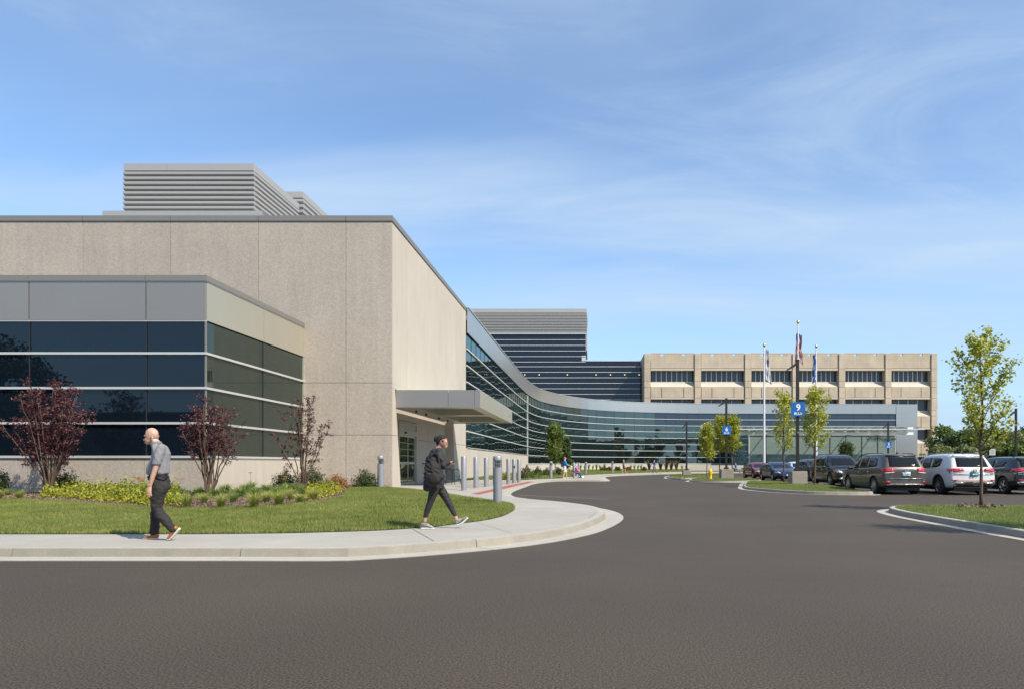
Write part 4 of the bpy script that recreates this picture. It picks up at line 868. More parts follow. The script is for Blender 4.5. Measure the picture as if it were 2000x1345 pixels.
# ------------------------------------------------------------ hydrant
hx, hy = G(1387.5, 934.7, .16)
hd = thing('fire_hydrant', 'small yellow fire hydrant on the grass island in front of the sixth sign post', 'fire hydrant', (hx, hy, ZI3(hx, hy)))
ob('barrel', MB().lathe([(.15, 0), (.15, .03), (.11, .04), (.11, .50), (.15, .51), (.15, .56), (.11, .57)], 16), 'hydrant_yellow', hd, smooth=True, auto=40)
ob('bonnet', MB().lathe([(.13, .57), (.125, .63), (.09, .70), (.04, .745), (.035, .76), (.035, .80), (.01, .80)], 16), 'hydrant_yellow', hd, smooth=True, auto=40)
for s in (-1, 1): ob('hose_cap', MB().tube([(s*.10, 0, .42), (s*.17, 0, .42), (s*.171, 0, .42), (s*.20, 0, .42)], [.055, .055, .035, .03], 10), 'hydrant_yellow', hd)
ob('pumper_cap', MB().tube([(0, -.10, .40), (0, -.18, .40), (0, -.181, .40), (0, -.21, .40)], [.075, .075, .04, .03], 12), 'hydrant_yellow', hd)
# ------------------------------------------------------------ lamp posts and row signs
def lamp_post(label, px, Y, zg, ytop, base=True, sign=None, bw=.86, bh=.70, post=.075, heads=1, headlen=.62, z_base_col='concrete_curb'):
    x = W(px, Y); top = H(ytop, Y)-zg
    t = thing('lamp_post', label, 'lamp post', (x, Y, zg), group='black lamp posts of the car park')
    b0 = bh if base else 0.0
    if base: ob('concrete_base', MB().box((-bw/2, -bw/2, -.12), (bw/2, bw/2, bh)), 'concrete_curb', t, bevel=.02)
    ob('base_plate', MB().box((-.20, -.20, b0+.001), (.20, .20, b0+.03)).box((-.16, -.16, b0+.031), (.16, .16, b0+.14)), 'dark_post', t)
    ob('pole', MB().box((-post, -post, b0+.142), (post, post, top)), 'dark_post', t)
    for s in ([-1] if heads == 1 else [-1, 1]):
        hm = MB().add([(s*.12, -.17, top-.30), (s*headlen, -.22, top-.62), (s*headlen, .22, top-.62), (s*.12, .17, top-.36), (s*.12, -.17, top-.16), (s*(headlen-.05), -.18, top-.50), (s*(headlen-.05), .18, top-.50), (s*.12, .17, top-.18)], [(0, 1, 2, 3), (4, 5, 6, 7), (0, 1, 5, 4), (1, 2, 6, 5), (2, 3, 7, 6), (3, 0, 4, 7)])
        hd_ = ob('lamp_head', hm, 'dark_post', t, bevel=.015); ob('arm', MB().box((min(s*.07, s*.13), -.05, top-.30), (max(s*.07, s*.13), .05, top-.18)), 'dark_post', hd_)
    ob('pole_cap', MB().box((-post-.012, -post-.012, top), (post+.012, post+.012, top+.04)), 'dark_post', t)
    if sign:
        num, y0, y1, pw = sign; sw = pw*Y/F; z0, z1 = H(y1, Y)-zg, H(y0, Y)-zg; hh = z1-z0
        sb = ob('sign_board', MB().box((-sw/2, -post-.07, z0), (sw/2, -post-.03, z1)), 'sign_blue', t)
        put('number', textmesh(num, hh*.66, 'white_paint', bold=.012*hh), sb, (0, -post-.074, z0+hh*.40), rot=(math.pi/2, 0, 0))
        put('word', textmesh('BLUE', hh*.27, 'white_paint', bold=.004*hh), sb, (0, -post-.074, z0+hh*.10), rot=(math.pi/2, 0, 0))
        ob('sign_bracket', MB().box((-post-.02, -post-.029, z0+.1), (post+.02, -post-.001, z0+.16)).box((-post-.02, -post-.029, z1-.16), (post+.02, -post-.001, z1-.1)), 'dark_post', t)
    return t
lamp_post('tall black lamp post on a concrete block carrying the blue 9 BLUE sign', 1557.5, 38.6, ZI2(11.6, 38.6), 703, sign=('9', 785, 812, 27.5))
lamp_post('black lamp post on concrete block with blue 6 BLUE sign before two young trees', 1418.5, 52.6, .17, 778, sign=('6', 831.5, 848, 16.5), bw=.95, bh=.72)
lamp_post('slim black lamp post without a sign on the far grass island left of the hydrant', 1341, 68.5, .15, 824, bw=.8, bh=.5, headlen=.5)
lamp_post('black lamp post with the small blue 3 BLUE sign before the entrance wall', 1734.5, 75, 0, 825, sign=('3', 862, 874, 11.5), bw=.9)
lamp_post('dark lamp post above the cars at the right edge of the picture', 1984, 60, 0, 798, headlen=.55)
lamp_post('dark lamp post across the car park behind the viewpoint', 1155-62*F/60, -0, 0, 0) if False else None
_t = lamp_post('dark lamp post reflected in the low wing glass', 1000, 30, 0, 700); _t.location = (-52, -40, 0); _t['label'] = 'dark lamp post across the car park, mirrored in the dark glazing'
sp = thing('street_sign', 'small grey backed sign on a thin post beyond the white car', 'sign', (W(1937.5, 62), 62, 0)); ob('post', MB().box((-.03, -.03, 0), (.03, .03, 2.75)), 'dark_post', sp); ob('sign_board', MB().box((-.27, -.05, H(888, 62)), (.27, -.031, H(875.5, 62))), 'mullion_light', sp)
for z_ in (.16, .30, .42): ob('sign_text_bar', MB().box((-.17, -.056, H(888, 62)+z_-.03), (.17, -.0505, H(888, 62)+z_+.02)), 'metal_coping', sp)
# ------------------------------------------------------------ flags
def flagpole(label, px, Y, ytop, rb):
    t = thing('flagpole', label, 'flagpole', (W(px, Y), Y, .12), group='three white flagpoles by the entrance'); h = H(ytop, Y)-.12
    ob('pole', MB().lathe([(rb*1.5, 0), (rb*1.5, .1), (rb, .15), (rb, 2), (rb*.45, h-.3)], 14), 'white_pole', t, smooth=True, auto=50)
    ob('finial', MB().lathe([(.02, h-.3), (.05, h-.28), (.14, h-.12), (.15, h-.02), (.10, h+.1), (.01, h+.14)], 12), 'gold', t, smooth=True); return t
YFp = 75.0
flagpole('left white flagpole with a limp white flag', 1492.5, YFp, 673, .14); flagpole('tallest middle white flagpole with the striped red flag', 1558.3, YFp, 628, .14); flagpole('right white flagpole with a limp blue and white flag', 1594, YFp, 675, .14)
def flag(label, px, Y, y0, y1, side, wtop, wbot, matf, mats, nu=26, nv=40):
    x0 = W(px, Y); z1, z0 = H(y0, Y), H(y1, Y); V = []; Fc = []; mi = []
    for j in range(nv+1):
        v = j/nv; wv = (wtop+(wbot-wtop)*v)*F and (wtop+(wbot-wtop)*v)
        for i in range(nu+1):
            u = i/nu; z = z1-(z1-z0)*v+(.25*u*(v-.15)*-1.2)
            V.append((x0+side*(.08+u*wv+.05*math.sin(u*9+v*7)), Y+.16*math.sin(u*13+v*4.0)*(.3+.7*u)+.05*math.sin(v*17), z-.25*u))
    for j in range(nv):
        for i in range(nu): Fc.append((j*(nu+1)+i, j*(nu+1)+i+1, (j+1)*(nu+1)+i+1, (j+1)*(nu+1)+i)); mi.append(matf(i/nu, j/nv))
    me = mesh_from('flag', V, Fc, mats, mi, smooth=True); o = put('flag', me); tag(o, label, 'flag')
    sm = o.modifiers.new('thick', 'SOLIDIFY'); sm.thickness = .008; return o
flag('limp white flag with a small dark emblem on the left flagpole', 1494, YFp, 680, 742, 1, .30, .62, lambda u, v: 1 if (.32 < v < .52 and .35 < u < .7) else (2 if (.3 < v < .55 and .28 < u < .34) else 0), ['flag_white', 'flag_royal', 'flag_red'])
flag('limp flag with red and white stripes and blue canton on the middle flagpole', 1558.8, YFp, 650, 705, -1, .12, .22, lambda u, v: 2 if (v < .28 and u < .5) else int((u*3.2+v*5.0) % 1 > .52), ['flag_red', 'flag_white', 'flag_blue'])
flag('second fold', 1559, YFp, 652, 704, 1, .28, .38, lambda u, v: 2 if (v < .18 and u < .6) else int((u*3.6+v*2.6+.3) % 1 > .55), ['flag_red', 'flag_white', 'flag_blue'])
f2 = bpy.data.objects['flag.002']; f1 = bpy.data.objects['flag.001']
bm = bmesh.new(); bm.from_mesh(f1.data); bm.from_mesh(f2.data); bm.to_mesh(f1.data); bm.free(); bpy.data.objects.remove(f2)
flag('limp royal blue and white flag on the right flagpole', 1594.4, YFp, 690, 741, -1, .28, .34, lambda u, v: int(math.sin(u*7+v*9)+math.sin(v*21-u*3) > .15), ['flag_royal', 'flag_white'])
# ------------------------------------------------------------ people
def ico(n=1):
    bm = bmesh.new(); bmesh.ops.create_icosphere(bm, subdivisions=n, radius=1.0); v = np.array([x.co[:] for x in bm.verts]); f = np.array([[l.index for l in x.verts] for x in bm.faces]); bm.free(); return v, f
IV, IF = ico(2)
def blob(chains, voxel=.011, smooth=3, name='body', shrink=0.0):
    """union of ellipsoid chains grown into one continuous skin"""
    Vs = []; Fs = []; k = 0
    for ch in chains:
        pts = [np.array(list(p)+[p[3]]*(6-len(p)), float) for p in ch]
        seq = [pts[0]]
        for a, b in zip(pts[:-1], pts[1:]):
            d = np.linalg.norm(b[:3]-a[:3]); n = max(1, int(math.ceil(d/(0.28*min(a[3:].min(), b[3:].min())+.002))))
            for j in range(1, n+1): t = j/n; seq.append(a+(b-a)*t)
        for q in seq: Vs.append(IV*q[3:6]+q[:3]); Fs.append(IF+k); k += len(IV)
    me = big_mesh(name+'_raw', np.concatenate(Vs), np.concatenate(Fs), [])
    o = put(name+'_raw', me); m = o.modifiers.new('r', 'REMESH'); m.mode = 'VOXEL'; m.voxel_size = voxel; m.use_smooth_shade = True
    if smooth: s_ = o.modifiers.new('s', 'SMOOTH'); s_.iterations = smooth; s_.factor = .5
    dg = bpy.context.evaluated_depsgraph_get(); out = bpy.data.meshes.new_from_object(o.evaluated_get(dg)); bpy.data.objects.remove(o); out.name = name
    return out
from mathutils import noise as mnoise
def limb(name, chains, m, parent, voxel=.011, smooth=3, wr=0.0, fr=(9, 9, 15)):
    me = blob(chains, voxel, smooth, name)
    if wr:
        nv = [v.normal.copy() for v in me.vertices]
        for v, n in zip(me.vertices, nv):
            q = Vector((v.co.x*fr[0]+v.co.z*4, v.co.y*fr[1], v.co.z*fr[2])); a = mnoise.noise(q); b = mnoise.noise(q*2.1+Vector((7, 3, 1)))
            v.co += n*wr*((1-abs(a)*2.6)*.8+.45*b)
    me.materials.clear(); me.materials.append(MATS[m]); return put(name, me, parent)
# man walking to the left
ms = .00808; mz = lambda py: (1053.5-py)*ms; mxx = lambda px: (px-318)*ms
def mp_(px, py, y, *r):
    k = .62                                              # the man is seen 32 degrees off the axis
    r = list(r)
    if len(r) == 1: r = [r[0]*.86, r[0], r[0]]
    elif len(r) == 3: r[0] = math.sqrt(max(r[0]**2-(k*r[1])**2*.9, (.62*r[0])**2))
    return (mxx(px)-k*y, y, mz(py), *r)
man = thing('person', 'bald man in grey short sleeve shirt and dark trousers walking left on the sidewalk', 'person', (W(318, 10.75), 10.75, .125))
hand = [[mp_(293.5, 949, -.235, .034, .020, .03), mp_(292, 957, -.235, .042, .022, .04)], ]
for k in range(4):
    x0 = 288.6+k*2.3
    hand.append([mp_(x0, 960, -.238, .0115), mp_(x0-.6+(.5*k), 966.0-abs(k-1.5)*.8, -.232, .0105), mp_(x0+1.6, 967.4-abs(k-1.5)*.8, -.222, .0095), mp_(x0+2.2, 964.5, -.212, .009)])
hand.append([mp_(290, 953, -.225, .014), mp_(288.2, 959, -.215, .012), mp_(289.0, 963, -.210, .011)])
body = [[mp_(297, 847, 0, .108, .078, .098), mp_(296.5, 851, 0, .108, .076, .09)], [mp_(292.5, 858, 0, .082, .062, .062), mp_(289.2, 863.5, 0, .045, .045, .036)], [mp_(283.3, 857.5, 0, .022, .017, .018), mp_(281.3, 859.3, 0, .014)], [mp_(284.5, 864.5, 0, .020, .024, .010)], [mp_(284.8, 850.5, 0, .018, .05, .012)],
        [mp_(297.6, 854.5, -.078, .018, .009, .026), mp_(296.6, 859, -.074, .012, .008, .016)], [mp_(297.6, 854.5, .078, .018, .009, .026), mp_(296.6, 859, .074, .012, .008, .016)],
        [mp_(301, 858, 0, .062, .058, .06), mp_(307, 868, 0, .072, .072, .06), mp_(314, 878, 0, .10, .16, .07), mp_(312, 900, 0, .13, .16, .1), mp_(309, 930, 0, .13, .15, .1)],
        [mp_(314, 877, -.19, .055), mp_(308, 900, -.235, .047), mp_(305.3, 911, -.245, .043), mp_(299, 930, -.245, .038), mp_(294.5, 946, -.238, .028)], *hand,
        [mp_(317, 877, .17, .055), mp_(323, 896, .21, .045), mp_(328.5, 911, .215, .036), mp_(324, 928, .20, .032), mp_(320, 940, .19, .026), mp_(318, 948, .19, .034, .02, .04)],
        [mp_(308, 942, -.09, .07), mp_(308, 996, -.09, .05), mp_(337, 1027, -.085, .04)], [mp_(308, 942, .09, .07), mp_(304, 998, .09, .05), mp_(302, 1040, .085, .04)]]
limb('body', body, 'skin', man, .0085, 3)
ml = [(0, 0, 0)]
ob('fringe_hair', MB().add(*(lambda P: (P, [(i*9+j, i*9+j+1, (i+1)*9+j+1, (i+1)*9+j) for i in range(6) for j in range(8)]))([(mxx(297.4)+.1015*math.cos(a)*math.cos(e)-.0, .0845*math.sin(a)*math.cos(e), mz(850)+.096*math.sin(e)) for e in np.linspace(-.50, .02, 7) for a in np.linspace(-1.25, 1.25, 9)])), 'hair_grey', man, smooth=True)
shirt = [[mp_(306, 866.5, 0, .088, .085, .03), mp_(313, 875, 0, .112, .185, .065), mp_(315.5, 886, 0, .148, .185, .09), mp_(312, 902, 0, .168, .18, .1), mp_(309.0, 915, 0, .188, .175, .075), mp_(308.5, 922, 0, .190, .17, .06)], [mp_(297, 868, -.05, .028), mp_(303, 865, -.085, .026), mp_(311, 864.5, -.06, .03), mp_(313, 865, .06, .03), mp_(303, 865, .085, .026)],
         [mp_(315, 877, -.19, .082), mp_(310.5, 890, -.225, .078), mp_(307.5, 902, -.24, .074, .070, .05), mp_(307, 905, -.242, .072, .068, .03)], [mp_(316, 877, .17, .075), mp_(320, 890, .205, .066), mp_(322, 898, .21, .062)]]
limb('shirt', shirt, 'shirt_grey', man, .0105, 2, wr=.0055, fr=(10, 10, 6))
tro = [[mp_(309.5, 930, 0, .170, .18, .03), mp_(313, 940, 0, .160, .18, .08), mp_(315, 950, 0, .155, .175, .07)], [mp_(314, 950, -.085, .135, .105, .1), mp_(308, 972, -.09, .108, .095, .1), mp_(306.5, 992, -.09, .088, .083, .08), mp_(313, 1003, -.09, .082, .08, .07), mp_(325, 1016, -.088, .072), mp_(334, 1026, -.085, .067), mp_(338, 1031, -.085, .064)],
       [mp_(313, 950, .085, .13, .105, .1), mp_(307, 975, .09, .10, .095, .1), mp_(304.5, 998, .09, .085, .083, .08), mp_(303.5, 1018, .088, .075, .075, .07), mp_(302, 1034, .085, .072, .072, .05), mp_(301, 1041, .085, .075, .072, .03)]]
limb('trousers', tro, 'trousers_dark', man, .0105, 2, wr=.012, fr=(9, 9, 13))
ob('belt', MB().add(*(lambda P: (P, [(i, (i+1) % 28, 28+(i+1) % 28, 28+i) for i in range(28)]))([(mxx(309.5)+.150*math.cos(a)-.62*.178*math.sin(a), .178*math.sin(a), z_) for z_ in (mz(930.5), mz(926.5)) for a in np.linspace(0, 2*math.pi, 29)[:-1]])), 'plastic_black', man, smooth=True)
limb('shoe', [[mp_(306.5, 1046.5, .085, .038, .042, .038), mp_(298, 1047.5, .085, .042, .044, .032), mp_(284, 1050, .085, .034, .042, .020), mp_(281.8, 1050.5, .085, .02, .032, .015)]], 'shoe_tan', man, .009, 2)
limb('sole', [[mp_(307, 1052, .085, .032, .042, .012), mp_(281.5, 1052.3, .085, .022, .034, .011)]], 'sole_white', man, .007, 1)
limb('shoe', [[mp_(342.5, 1029, -.085, .04), mp_(339, 1037, -.085, .042, .043, .034), mp_(331, 1047, -.085, .034, .042, .026), mp_(328.5, 1050, -.085, .022, .034, .018)]], 'shoe_tan', man, .009, 2)
limb('sole', [[mp_(350.5, 1030.5, -.085, .016, .036, .020), mp_(339, 1045, -.085, .016, .042, .016), mp_(332, 1051, -.085, .02, .036, .012), mp_(327, 1052.2, -.085, .018, .03, .009)]], 'sole_white', man, .007, 1)
# woman walking to the right, looking at her phone
wsx = .00945; wp_ = lambda px, py, y, *r: ((px-856)*wsx-.23*y, y, (1029.5-py)*wsx, *r)
wom = thing('person', 'dark haired woman in black clothes looking at her phone while walking past the lawn', 'person', (W(856, 12.62), 12.62, .125))
wh = [[wp_(877.5, 900.5, -.16, .030, .022, .022), wp_(881, 902, -.16, .032, .022, .026)]]
for k in range(4): wh.append([wp_(882.5, 903.4-k*.9, -.165+.012*k, .0095), wp_(885.8, 903.0-k*.9, -.155+.012*k, .0085), wp_(887.2, 901-k*.5, -.145+.01*k, .008)])
wh.append([wp_(879, 899, -.145, .012), wp_(883, 898.2, -.14, .010), wp_(885.5, 899, -.145, .009)])
wb = [[wp_(864, 858, 0, .092, .074, .10), wp_(866, 862, 0, .080, .068, .085)], [wp_(869, 868, 0, .045, .046, .05), wp_(870.3, 871, 0, .026, .030, .022)], [wp_(873.8, 863.2, 0, .014, .012, .013), wp_(875.0, 865.0, 0, .010)], [wp_(873.3, 868.7, 0, .012, .017, .008)], [wp_(862.5, 862, -.072, .014, .008, .022)], [wp_(862.5, 862, .072, .014, .008, .022)],
      [wp_(860, 867, 0, .050, .048, .05), wp_(856, 874, 0, .052, .055, .05), wp_(852, 884, 0, .09, .14, .06), wp_(852, 910, 0, .10, .12, .1), wp_(854, 940, 0, .12, .14, .1)],
      [wp_(856, 880, -.16, .045), wp_(864, 905, -.19, .040), wp_(876, 900.5, -.165, .028)], *wh, [wp_(852, 880, .16, .045), wp_(860, 905, .19, .040), wp_(874, 902, .12, .028), wp_(879, 902, .09, .03, .02, .03)],
      [wp_(850, 945, -.08, .07), wp_(841, 974, -.08, .05), wp_(830.5, 1008, -.075, .038), wp_(829.8, 1014, -.075, .036)], [wp_(858, 945, .08, .07), wp_(875, 976, .08, .05), wp_(889.5, 1006, .075, .038), wp_(892, 1012, .075, .037)]]
limb('body', wb, 'skin2', wom, .0085, 3)
limb('hair', [[wp_(862.5, 853.6, 0, .092, .079, .068), wp_(858.2, 857.5, 0, .062, .076, .065)], [wp_(866.3, 853.8, 0, .044, .064, .034), wp_(868.5, 856.0, 0, .018, .050, .018)], [wp_(852.0, 853.0, 0, .040, .044, .042), wp_(850.6, 856.0, 0, .034, .038, .034)], [wp_(856, 861, 0, .040, .055, .05), wp_(856.5, 865, 0, .030, .045, .035)], [wp_(864.5, 858.2, -.060, .026, .022, .018)]], 'hair_dark', wom, .007, 0, wr=.006, fr=(30, 30, 30))
ob('glasses', MB().tube([wp_(862.5, 860.5, -.076), wp_(873.5, 862, -.074), wp_(875.4, 862.3, -.03), wp_(875.4, 862.3, .03)], .004, 6).tube([(wp_(872.8, 863, -.074)[0]+.016*math.cos(a), wp_(872.8, 863, -.074)[1], wp_(872.8, 863, -.074)[2]+.013*math.sin(a)) for a in np.linspace(0, 6.283, 11)], .0025, 4, cap=False), 'black_metal', wom)
limb('jacket', [[wp_(855.5, 874.5, 0, .066, .075, .035), wp_(852.5, 881, 0, .115, .165, .06), wp_(850.5, 892, 0, .138, .180, .08), wp_(850, 908, 0, .128, .175, .10), wp_(852, 925, 0, .125, .17, .1), wp_(854, 936, 0, .128, .17, .08), wp_(854, 941, 0, .125, .17, .06)], [wp_(839, 892, -.05, .05, .10, .05), wp_(836, 897, -.04, .04, .10, .04)],
                [wp_(856.5, 880, -.165, .075), wp_(862, 895, -.20, .072), wp_(865, 906, -.205, .068), wp_(871, 903.5, -.18, .052), wp_(876, 901, -.165, .044)], [wp_(853, 880, .165, .075), wp_(860, 905, .20, .06), wp_(873, 903, .13, .045)]], 'jacket', wom, .0105, 2, wr=.014, fr=(8, 8, 11))
limb('leggings', [[wp_(853.5, 940, 0, .13, .165, .05), wp_(853.5, 948, 0, .125, .165, .06)], [wp_(850, 948, -.08, .098, .09, .09), wp_(845.5, 962, -.082, .082, .08, .08), wp_(841.3, 975, -.08, .065), wp_(838, 984, -.08, .062), wp_(833.5, 997, -.078, .048), wp_(831, 1005.5, -.075, .040)],
                  [wp_(857, 948, .08, .098, .09, .09), wp_(867, 962, .082, .080, .08, .08), wp_(875, 976, .08, .064), wp_(880, 986, .08, .060), wp_(886, 998, .078, .046), wp_(889, 1004.5, .075, .040)]], 'legging', wom, .009, 2, wr=.004)
limb('shoe', [[wp_(825, 1021, -.075, .036, .038, .04), wp_(832, 1021, -.075, .04, .042, .038), wp_(842, 1025.2, -.075, .034, .042, .024), wp_(846, 1026.4, -.075, .02, .032, .015)]], 'shoe_grey', wom, .009, 2)
limb('sole', [[wp_(824.5, 1028, -.075, .03, .042, .014), wp_(846.5, 1028.3, -.075, .024, .036, .011)]], 'sole_white', wom, .007, 1)
limb('shoe', [[wp_(893, 1017.5, .075, .036, .038, .036), wp_(897, 1014, .075, .04, .042, .036), wp_(906, 1011, .075, .034, .042, .026), wp_(911.5, 1007.5, .075, .022, .034, .018)]], 'shoe_grey', wom, .009, 2)
limb('sole', [[wp_(894, 1024, .075, .024, .04, .014), wp_(904, 1018.5, .075, .024, .042, .012), wp_(913.5, 1009.5, .075, .018, .034, .012)]], 'sole_white', wom, .007, 1)
L = wom.location
bpk = thing('backpack', 'dark crumpled backpack hanging from the shoulder of the woman with the phone', 'backpack', (L.x, L.y-.30, L.z+.75))
limb('pack_body', [[((850-856)*wsx, 0, (1029.5-895)*wsx-.75, .07, .06, .05), ((853-856)*wsx, -.02, (1029.5-912)*wsx-.75, .15, .10, .1), ((856-856)*wsx, -.03, (1029.5-928)*wsx-.75, .185, .12, .11), ((852-856)*wsx, -.02, (1029.5-938)*wsx-.75, .15, .11, .08)], [(-.08, -.02, .16, .08, .09, .07), (-.13, 0, .04, .07, .08, .08)]], 'pack', bpk, .012, 1, wr=.024, fr=(9, 9, 10))
limb('front_pocket', [[((856-856)*wsx, -.12, (1029.5-926)*wsx-.75, .12, .05, .07), ((858-856)*wsx, -.12, (1029.5-934)*wsx-.75, .12, .05, .06)]], 'pack', bpk, .014, 2)
ob('strap', MB().tube([(-.10, -.02, .50), (-.06, -.06, .59), (.0, -.04, .64), (.06, .02, .60), (.10, -.02, .40), (.14, -.05, .22)], .018, 6), 'pack', bpk)
ob('side_bottle', MB().lathe([(.018, 0), (.018, .05), (.012, .06), (.012, .08)], 10, (-.06, -.13, .20)), 'lamp_clear', bpk, smooth=True, auto=40)
ph = thing('phone', 'dark smartphone held in the hand of the woman in black', 'phone', (L.x+(886.5-856)*wsx, L.y-.155, L.z+(1029.5-900.3)*wsx)); ob('case', MB().box((-.07, -.036, -.005), (.07, .036, .004)), 'plastic_black', ph, bevel=.003); ob('screen', MB().box((-.062, -.031, .0045), (.062, .031, .0055)), 'car_glass', ph); ph.rotation_euler = (0, math.radians(-24), 0)
# small distant figures
def figure(label, loc, face, top, legs, hair, topm, legm, shorts=False, stride=.28, arms=(.2, -.15), hold=None, pack=None, h=1.72, sit=False, sleeve=True, shoes='cloth_white'):
    """face: heading in radians; local +x is forward"""
    t = thing('person', label, 'person', loc, face); k = h/1.72
    A, Bq = stride, -stride*.9
    c = lambda *p: tuple(v*k for v in p)
    if sit:
        lg = lambda s: [c(0, s*.10, .50, .085), c(.40, s*.11, .50, .065), c(.46, s*.11, .12, .045), c(.58, s*.11, .07, .04)]
        z = -.38
    else:
        lg = lambda s: [c(0, s*.09, .92, .09), c((A if s > 0 else Bq)*.55+.05, s*.09, .50, .06), c(A if s > 0 else Bq, s*.09, .10, .042), c((A if s > 0 else Bq)+.14, s*.09, .045, .038)]
        z = 0
    hd = [c(0.02, 0, 1.60+z, .095, .075, .11), c(.05, 0, 1.54+z, .06, .055, .06)]; tor = [c(0, 0, .95+z, .11, .15, .1), c(-.01, 0, 1.15+z, .105, .145, .1), c(0, 0, 1.36+z, .10, .17, .08), c(0, 0, 1.47+z, .05, .05, .05)]
    ar = lambda s, f: [c(0, s*.19, 1.38+z, .05), c(f*.4, s*.23, 1.13+z, .042), c(f*.4+abs(f)*.55, s*.22, .92+z, .03), c(f*.4+abs(f)*.6+.02, s*.22, .85+z, .035, .02, .045)]
    if hold: ar2 = lambda s: [c(0, s*.19, 1.38+z, .05), c(.12, s*.23, 1.13+z, .042), c(hold[0], s*.2, hold[1], .03), c(hold[0]+.06, s*.2, hold[1], .035)]
    al = [ar2(1), ar2(-1)] if hold else [ar(1, arms[0]), ar(-1, arms[1])]
    nose = [c(.115, 0, 1.57+z, .015)]
    limb('body', [hd, nose, [c(.0, 0, 1.5+z, .05), c(0, 0, 1.4+z, .05)], tor, *al, lg(1), lg(-1)], 'skin', t, .016, 2)
    limb('top', [[(*p[:3], *[q+.022 for q in (list(p[3:])+[p[3]]*(6-len(p)))]) for p in tor[:3]]]+[[(*p[:3], p[3]+.02) for p in a_[:2]] for a_ in al], topm, t, .018, 2)
    L_ = []
    for s in (1, -1):
        q = lg(s); e = 2 if shorts else 3
        qq = [(*p[:3], p[3]+.024) for p in q[:e]]
        if shorts: a_, b_ = np.array(q[0][:3]), np.array(q[1][:3]); m_ = a_+(b_-a_)*.85; qq = [qq[0], (*m_, q[1][3]+.03)]
        L_.append(qq)
    L_.append([c(0, 0, .95+z, .125, .165, .06)])
    limb('trousers' if not shorts else 'shorts', L_, legm, t, .018, 2)
    limb('hair', [[c(-.015, 0, 1.635+z, .10, .085, .095)]]+([[c(-.07, 0, 1.56+z, .05, .06, .08)]] if hair == 'hair_red' else []), hair, t, .016, 1)
    for s in (1, -1):
        q = lg(s); p = q[3]; limb('shoe', [[(p[0]-.10*k, p[1], p[2]+.005, .045, .042, .045), (p[0]+.05*k, p[1], p[2]-.0, .045, .042, .035)]], shoes, t, .016, 1)
    return t
x, y = G(1103, 933.5, .1)
figure('woman with red hair in blue top and white shorts pushing a wheelchair', (x, y, .10), math.radians(10), 0, 0, 'hair_red', 'cloth_blue', 'cloth_white', shorts=True, hold=(.42, 1.0), h=1.76, stride=.16)
o = thing('backpack', 'small dark backpack on the back of the woman pushing the wheelchair', 'backpack', (x-.22, y-.03, 1.3)); limb('pack_body', [[(0, 0, -.15, .09, .14, .12), (0, 0, .12, .08, .13, .1)]], 'cloth_black', o, .02, 2)
wx, wy = x+.92, y+.12
wc = thing('wheelchair', 'black wheelchair being pushed by the woman in blue', 'wheelchair', (wx, wy, .10), math.radians(10))
for s in (-.29, .29):
    wl = ob('wheel', MB().tube([(.30*math.cos(a), s, .30+.30*math.sin(a)) for a in np.linspace(0, 2*math.pi, 25)], .018, 6, cap=False), 'tyre', wc)
    ob('spokes', MB().tube([(-.29, s, .3), (.29, s, .3)], .006, 4).tube([(0, s, .01), (0, s, .59)], .006, 4).tube([(-.2, s, .1), (.2, s, .5)], .006, 4).tube([(-.2, s, .5), (.2, s, .1)], .006, 4), 'steel', wl)
    ob('caster', MB().tube([(.42+.09*math.cos(a), s*.8, .09+.09*math.sin(a)) for a in np.linspace(0, 2*math.pi, 15)], .02, 6, cap=False), 'tyre', wc)
    ob('frame_side', MB().tube([(-.42, s*.8, .98), (-.26, s*.8, .95), (-.22, s*.8, .5), (.22, s*.8, .5), (.42, s*.8, .18), (.55, s*.8, .12)], .016, 6).tube([(-.22, s*.8, .5), (-.2, s*.8, .3), (.3, s*.8, .3)], .014, 6), 'steel', wc)
ob('backrest', MB().box((-.26, -.23, .5), (-.22, .23, 1.02)), 'cloth_black', wc); ob('seat', MB().box((-.21, -.22, .47), (.24, .22, .52)), 'cloth_pink', wc); ob('pouch', MB().box((-.30, -.2, .40), (-.265, .2, .56)), 'cloth_pink', wc)
figure('seated passenger in pink top and blue trousers riding in the wheelchair', (wx+.02, wy, .12), math.radians(10), 0, 0, 'hair_light', 'cloth_pink', 'cloth_denim', sit=True, h=1.45, hold=(.25, .75))
figure('bald man in slate shirt and black shorts walking far off before the glass wing', (W(1218, 86), 86, .12), math.radians(20), 0, 0, 'hair_grey', 'cloth_slate', 'cloth_black', shorts=True, stride=.3, arms=(.35, -.3), h=1.66)
figure('person in navy top and grey trousers walking far off by the spiky plants', (W(1277.5, 86), 86, .12), math.radians(-25), 0, 0, 'hair_dark', 'cloth_navy', 'cloth_slate', stride=.24, h=1.66, shoes='cloth_black')
figure('person in bright blue top sitting by the entrance planter behind the young trees', (W(1437, 84), 84, .12), math.radians(200), 0, 0, 'hair_dark', 'cloth_blue', 'cloth_black', sit=True, h=1.7, shoes='cloth_black')
bq = thing('stone_bench', 'low pale stone bench by the entrance carrying the seated person in blue', 'bench', (W(1437, 84.1), 84.1, .12)); ob('seat', MB().box((-.8, -.25, .36), (.8, .25, .46)), 'concrete_walk', bq); ob('leg', MB().box((-.65, -.2, 0), (-.5, .2, .359)), 'concrete_walk', bq); ob('leg', MB().box((.5, -.2, 0), (.65, .2, .359)), 'concrete_walk', bq)
wt = thing('stair_parapet', 'low greenish concrete stair wall with sloped end before the glass wing', 'wall', (22, 116, .1))
